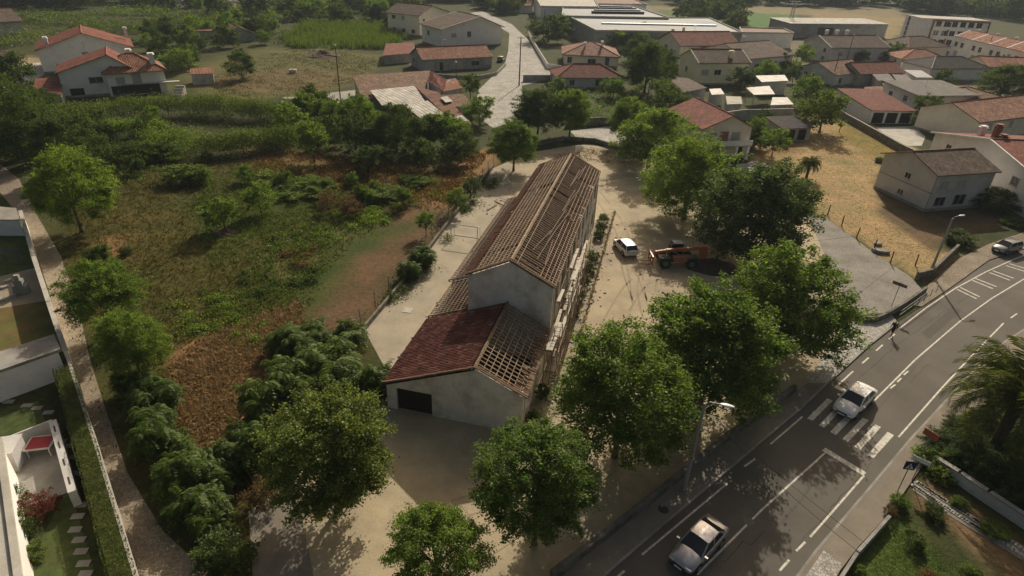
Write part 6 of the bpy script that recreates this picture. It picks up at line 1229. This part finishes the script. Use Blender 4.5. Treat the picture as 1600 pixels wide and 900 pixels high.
weed_patch('weed_patch', [(380, 420), (450, 425), (500, 420), (470, 450), (400, 470), (370, 450)], 3600, .6, 'leaf_dark', 'dark weed bank left of the mown green strip', .2, 4)
weed_patch('weed_patch', [(270, 480), (340, 460), (420, 480), (400, 530), (330, 530), (280, 510)], 3800, .55, 'leaf_plane', 'green weeds at the upper edge of the orange area', .18, 5)
weed_patch('weed_patch', [(590, 290), (680, 280), (690, 310), (620, 330), (570, 320)], 2600, .8, 'leaf_vine', 'tall pale weeds at the top of the bare soil', .22, 6)
weed_patch('weed_patch', [(520, 262), (640, 272), (620, 300), (540, 296)], 2600, .9, 'leaf_rust', 'brown dry weeds under the dark trees', .25, 7)
weed_patch('weed_patch', [(180, 255), (260, 250), (250, 290), (190, 290)], 1500, .6, 'leaf_plane', 'weeds at the foot of the dark hedge row', .22, 8)
weed_patch('weed_patch', [(640, 440), (700, 345), (760, 275), (775, 285), (700, 370), (640, 450), (590, 505), (575, 505)], 4200, .9, 'leaf_dark', 'straggly weeds along the inside of the strip fence', .2, 9)
weed_patch('ground_cover', [(-60, 20), (300, 8), (620, 20), (640, 60), (420, 72), (260, 70), (60, 58), (-60, 70)], 26000, 1.6, 'leaf_vine', 'rank green growth over the vine plots at top left', .55, 10, 7.0)
weed_patch('ground_cover', [(90, 180), (440, 180), (460, 245), (130, 250), (60, 220)], 4500, .5, 'leaf_dark', 'rank green growth between the vine rows', .3, 11, 3.0)
weed_patch('ground_cover', [(440, 165), (560, 165), (720, 205), (740, 240), (640, 262), (470, 240)], 10000, 1.2, 'leaf_dark', 'dark undergrowth beneath the workshop trees', .3, 12, 3.0)
weed_patch('ground_cover', [(860, 125), (990, 120), (1060, 160), (1000, 185), (880, 180)], 8000, 1.1, 'leaf_plane', 'garden greenery round the red hipped house', .3, 13, 3.0)
weed_patch('ground_cover', [(1240, 120), (1330, 140), (1310, 190), (1240, 170)], 5000, 1.2, 'leaf_vine', 'overgrown green bank left of the field wall', .3, 14, 3.0)
# vine rows and crop bands
def row(a, b_, wd, hh, mat, lb, leaf=.2, per=170, step=.75):
    A, B = W(*a, hh), W(*b_, hh); vine_row('vine_row', (A.x, A.y, 0), (B.x, B.y, 0), wd, hh, mat, lb, leaf, per, step)
row((78, 166), (290, 150), 4.2, 3.6, 'leaf_vine', 'long leafy vine pergola below the orange-roofed house', .2, 330, .7); row((290, 150), (455, 160), 4.2, 3.6, 'leaf_vine', 'leafy vine pergola running on to the workshop yard', .2, 330, .7)
row((110, 190), (250, 188), 3.2, 2.8, 'leaf_plane', 'second vine row below the pergola', .2, 260); row((300, 216), (460, 200), 3.8, 3.2, 'leaf_vine', 'vine row above the vegetable plot', .2, 330, .7); row((120, 232), (225, 222), 3.4, 2.8, 'leaf_dark', 'dark hedge row at the top of the left field', .2, 300)
row((225, 210), (300, 204), 3.6, 2.8, 'leaf_plane', 'green row joining the two lower vine rows', .2, 260)
for k, (a, b_, m_) in enumerate((((-20, 62), (60, 50), 'leaf_vine'), ((20, 22), (150, 30), 'leaf_vine'), ((120, 36), (255, 40), 'leaf_vine'), ((250, 22), (360, 30), 'leaf_vine'), ((170, 12), (260, 14), 'leaf_plane'), ((290, 42), (345, 36), 'leaf_vine'), ((370, 12), (470, 20), 'leaf_plane'))):
    row(a, b_, 7, 2.4, m_, 'broad vine band in the top left, %s' % ('at the left edge', 'in the corner behind the brown roof', 'behind the white gabled house', 'right of the vine bands', 'near the very top', 'above the small sheds', 'beside the corn plot')[k], leaf=.5, per=45, step=1.6)
lean('shed', 'brick-red shed among the vines at top left', [(292, 48), (332, 48), (330, 38), (292, 39)], [2.6]*4, 'rust_sheet', 'block_grey'); house('shed', 'brown gabled shed right of the vines', (350, 54), (398, 52), 2.4, 8, 2, 'gy', 'block_grey', 'tile_old')
for k, (x, y) in enumerate(((340, 46), (341, 64), (458, 114))):
    p = W(x, y); mb = MB(); mb.tube((0, 0, 0), (0, 0, .9), 1.0, .95, 14); o = mb.build('water_tank', 'plank_white', loc=(p.x, p.y, 0), label=('white tank above the brick-red shed', 'white drum below the brick-red shed', 'round white well cover in the dry field')[k], cat='tank'); MB().tube((0, 0, .905), (0, 0, 1.0), .5, .45, 10).build('lid', 'concrete', o)
# corn and grasses
scatter('corn_plot', [(440, 62), (480, 38), (600, 38), (645, 60), (600, 78), (450, 76)], 2600, 1.2, 2.4, 'leaf_vine', 'tall green corn plot behind the dry field', 'crop', 5, .12, 3, .35, .25)
SOILP = [(590, 345), (650, 325), (690, 330), (600, 470), (540, 520), (470, 500), (500, 430)]
FIELD = [(80, 260), (200, 238), (450, 250), (640, 290), (770, 262), (575, 512), (450, 740), (320, 880), (215, 700), (160, 560), (110, 400)]
scatter('field_grass', FIELD, 15000, .08, .32, 'grass_mix', 'dry olive grass covering the left field', 'grass', 3, .045, 5, .14, .5, (SOILP, [(255, 570), (330, 520), (470, 470), (490, 545), (400, 700), (300, 800)]))
scatter('orange_weeds', [(265, 570), (330, 520), (470, 470), (485, 545), (450, 600), (400, 690), (330, 780), (285, 720), (255, 640)], 6500, .06, .26, 'weed_orange', 'withered orange weeds in the near part of the field', 'weeds', 4, .06, 8, .18, .6)
scatter('green_weeds', [(240, 300), (420, 250), (640, 280), (660, 310), (560, 400), (440, 480), (330, 520), (180, 420)], 4000, .08, .35, 'grass_green', 'green weeds in the middle of the field', 'weeds', 4, .06, 9, .2, .5, (SOILP, [(170, 260), (300, 280), (330, 420), (300, 520), (150, 440)]))
scatter('rust_weeds', [(370, 235), (520, 240), (640, 262), (770, 235), (700, 320), (560, 300), (420, 272)], 3500, .1, .4, 'leaf_rust', 'rust coloured weeds along the top of the field', 'weeds', 4, .09, 11, .25, .5)
scatter('straw_grass', [(1190, 240), (1260, 185), (1330, 180), (1440, 238), (1375, 262), (1370, 300), (1378, 330), (1450, 388), (1490, 395), (1440, 438), (1370, 396), (1275, 328)], 12000, .02, .09, 'grass_straw', 'short golden straw stubble on the right field', 'grass', 3, .03, 12, .2, 1.2, (), .3)
scatter('dry_grass', [(330, 120), (440, 76), (560, 80), (600, 92), (560, 128), (470, 150), (340, 152)], 3500, .06, .2, 'grass_mix', 'patchy grass of the dry upper field', 'grass', 3, .08, 13, .3, .8)
scatter('verge_weeds', [(100, 370), (118, 420), (140, 520), (165, 610), (205, 720), (190, 730), (150, 640), (122, 560), (100, 450), (80, 400)], 1800, .08, .3, 'grass_mix', 'weeds along the edges of the dirt path', 'weeds', 3, .04, 14)
scatter('yard_leaf_litter', [(850, 245), (905, 230), (985, 236), (1020, 262), (960, 258), (900, 250)], 1200, .03, .1, 'weed_orange', 'rusty leaf litter at the far end of the yard', 'litter', 3, .1, 15, .3, 1.2)
scatter('lawn_blades', [(1330, 905), (1395, 805), (1480, 870), (1540, 930), (1340, 960)], 9000, .015, .05, 'grass_green', 'mown green lawn in the lower right garden', 'grass', 3, .014, 16, .08, .8, (), .2)
# ------------------------------------------------------------------ far woods: single trees as far as they can be told apart
ONES = ['', 'first', 'second', 'third', 'fourth', 'fifth', 'sixth', 'seventh', 'eighth', 'ninth', 'tenth', 'eleventh', 'twelfth', 'thirteenth', 'fourteenth', 'fifteenth', 'sixteenth', 'seventeenth', 'eighteenth', 'nineteenth']
def nth(k): return ONES[k] if k < 20 else (('twentieth', 'thirtieth', 'fortieth')[k//10-2] if k % 10 == 0 else ('twenty', 'thirty', 'forty')[k//10-2]+'-'+ONES[k % 10])
def wood(poly, n, hw, zc, kinds, label, group, seed, stuff=False):
    r = random.Random(seed); P = px_(poly); xs_ = [p[0] for p in poly]; ys_ = [p[1] for p in poly]; tries = 0; T = []
    while len(T) < n and tries < n*60:
        tries += 1; x, y = r.uniform(min(xs_), max(xs_)), r.uniform(min(ys_), max(ys_)); q = W(x, y)
        if sdist(np.array([q.x]), np.array([q.y]), P)[0] < 0: continue
        s_ = r.uniform(.7, 1.3); R0 = r.uniform(*hw)*s_; T.append((x, q, R0, max(R0*.75, zc*s_), r.choice(kinds), r.randint(1, 3), r.uniform(0, 6)))
    T.sort(key=lambda k: k[0])
    if stuff:
        VV, FF, off = [], [], 0
        for x, q, R0, zt, kd, sd, a in T:
            P_, _ = crown_pts(1, 1, 1, 34, 34, sd*7+len(VV)); V, F = leaves(P_, .2, .8); V = V*np.array([R0, R0, zt*.85])+np.array([q.x, q.y, zt*.8]); VV.append(V); FF.append(F+off); off += len(V)
        return link('distant_wood', npmesh('distant_wood', np.concatenate(VV), np.concatenate(FF), 'leaf_hazed'), label=label, cat='wood', kind='stuff')
    for k, (x, q, R0, zt, kd, sd, a) in enumerate(T):
        link('far_tree', crown_mesh(kd, sd)[0], None, (q.x, q.y, zt*.8), a, nth(k+1)+' from the left, '+label, 'tree', group, sc=(R0, R0, zt*.85))
wood([(1020, 12), (1090, 12), (1140, 30), (1165, 47), (1110, 46), (1030, 24)], 24, (3, 5), 5, ['far', 'smalld'], 'bushy tree in the belt between the factory and the pitch', 'trees beside the pitch', 1)
wood([(1040, 1), (1600, 1), (1600, 14), (1400, 10), (1250, 10), (1040, 6)], 90, (6, 10), 8, ['far'], 'hazy far wood beyond the sports ground', '', 2, True)
wood([(1400, 14), (1600, 14), (1600, 38), (1560, 30), (1440, 22)], 36, (5, 8), 7, ['far'], 'hazy tree on the slope behind the apartment block', 'trees behind the apartments', 3)
wood([(150, 10), (460, 8), (640, 14), (640, 40), (470, 34), (300, 20)], 46, (3, 5.5), 4.5, ['smalld', 'far', 'small'], 'dark tree among the vine plots at the top left', 'trees among the vine plots', 4)
wood([(230, 50), (420, 46), (430, 74), (300, 84), (240, 74)], 22, (2.2, 4), 3.4, ['smalld', 'small'], 'garden tree between the left houses and the dry field', 'left garden trees', 5)
wood([(590, 30), (650, 16), (650, 52), (620, 56)], 10, (3, 5), 4.5, ['smalld', 'far'], 'dark tree left of the cream house', 'trees left of the cream house', 6)
wood([(740, 6), (850, 8), (850, 20), (770, 24)], 14, (3, 5), 4.5, ['small', 'far', 'vine'], 'bright tree along the top of the cobbled street', 'street head trees', 7)
wood([(-60, 120), (60, 150), (90, 240), (20, 260), (-60, 250)], 16, (3, 4.5), 4, ['smalld', 'dark'], 'dark tree in the thicket at the left edge', 'left edge thicket', 8)
wood([(1500, 90), (1640, 88), (1640, 160), (1560, 150), (1510, 120)], 8, (2, 3.5), 3.5, ['smalld'], 'dark garden tree among the right edge houses', 'right village trees', 9)
wood([(440, 170), (560, 175), (600, 215), (480, 240), (430, 210)], 14, (2, 3.2), 3, ['smalld', 'small'], 'leafy bush tree in the plot left of the workshop', 'workshop plot trees', 10)
wood([(0, 5), (150, 0), (150, 12), (0, 20)], 12, (4, 7), 5, ['far', 'smalld'], 'distant tree in the top left corner', 'top left corner trees', 11)
wood([(-300, 2), (1700, -6), (1700, 1), (700, 2), (-300, 6)], 110, (7, 12), 8, ['far'], 'hazy wood along the far end of the valley', '', 12, True)
wood([(1180, 100), (1260, 96), (1262, 140), (1190, 142)], 9, (1.8, 3), 3, ['smalld', 'small'], 'leafy garden tree behind the white courtyard canopies', 'courtyard garden trees', 21)
wood([(1320, 92), (1440, 88), (1440, 108), (1330, 112)], 7, (1.6, 2.6), 2.6, ['smalld', 'small'], 'garden bush tree among the huddled old roofs', 'old quarter trees', 22)
wood([(980, 60), (1040, 60), (1045, 130), (985, 130)], 10, (2, 3.4), 3.4, ['smalld', 'small', 'dark'], 'leafy tree in the garden left of the yellow house', 'yellow house garden trees', 23)
wood([(830, 20), (885, 24), (885, 60), (850, 64)], 9, (2, 3.5), 3.6, ['smalld', 'small'], 'leafy tree between the cobbled street and the factory', 'street factory trees', 24)
wood([(220, 60), (300, 66), (300, 110), (250, 104)], 9, (1.8, 3), 3, ['smalld', 'small'], 'garden tree right of the white gabled house', 'white house garden trees', 25)
wood([(1130, 205), (1200, 195), (1215, 225), (1150, 240)], 6, (1.2, 2), 2, ['small', 'smalld'], 'fruit tree beside the balcony house', 'balcony house fruit trees', 26)
mb = MB()
for k in range(160):
    p = W(random.uniform(245, 480), random.uniform(1, 12)); a = random.uniform(.8, 2.2); mb.box((p.x, p.y, a*.4), (a, a*random.uniform(.4, 1), a*.8), random.uniform(0, 3))
mb.build('distant_clutter', 'concrete_pale', label='pale clutter of small blocks on the distant plot at the top left', cat='clutter', kind='stuff')
wood([(95, 205), (240, 200), (300, 235), (250, 255), (110, 250)], 9, (1.4, 2.4), 2.4, ['small', 'smalld', 'vine'], 'fruit tree in the plot below the vine pergola', 'vine plot fruit trees', 31)
wood([(190, 245), (330, 250), (420, 262), (430, 300), (300, 300), (200, 285)], 9, (.9, 1.7), 1.5, ['small', 'smalld', 'vine'], 'bush at the top of the olive field', 'bushes at the field top', 32)
wood([(430, 265), (640, 275), (660, 320), (560, 345), (440, 330)], 11, (.8, 1.6), 1.4, ['small', 'smalld', 'vine', 'rust'], 'bush in the overgrown middle of the field', 'mid field bushes', 33)
# ------------------------------------------------------------------ haze
m, t, b, l = nodes('haze_air'); t.nodes.remove(b); pv = t.nodes.new('ShaderNodeVolumePrincipled'); pv.inputs['Color'].default_value = (.74, .87, 1.0, 1); pv.inputs['Density'].default_value = .00016; pv.inputs['Anisotropy'].default_value = .2
l(pv.outputs[0], t.nodes['Material Output'].inputs['Volume'])
MB().b2(-1900, 1900, -300, 2500, -1.4, 36).build('haze', 'haze_air', kind='stuff')
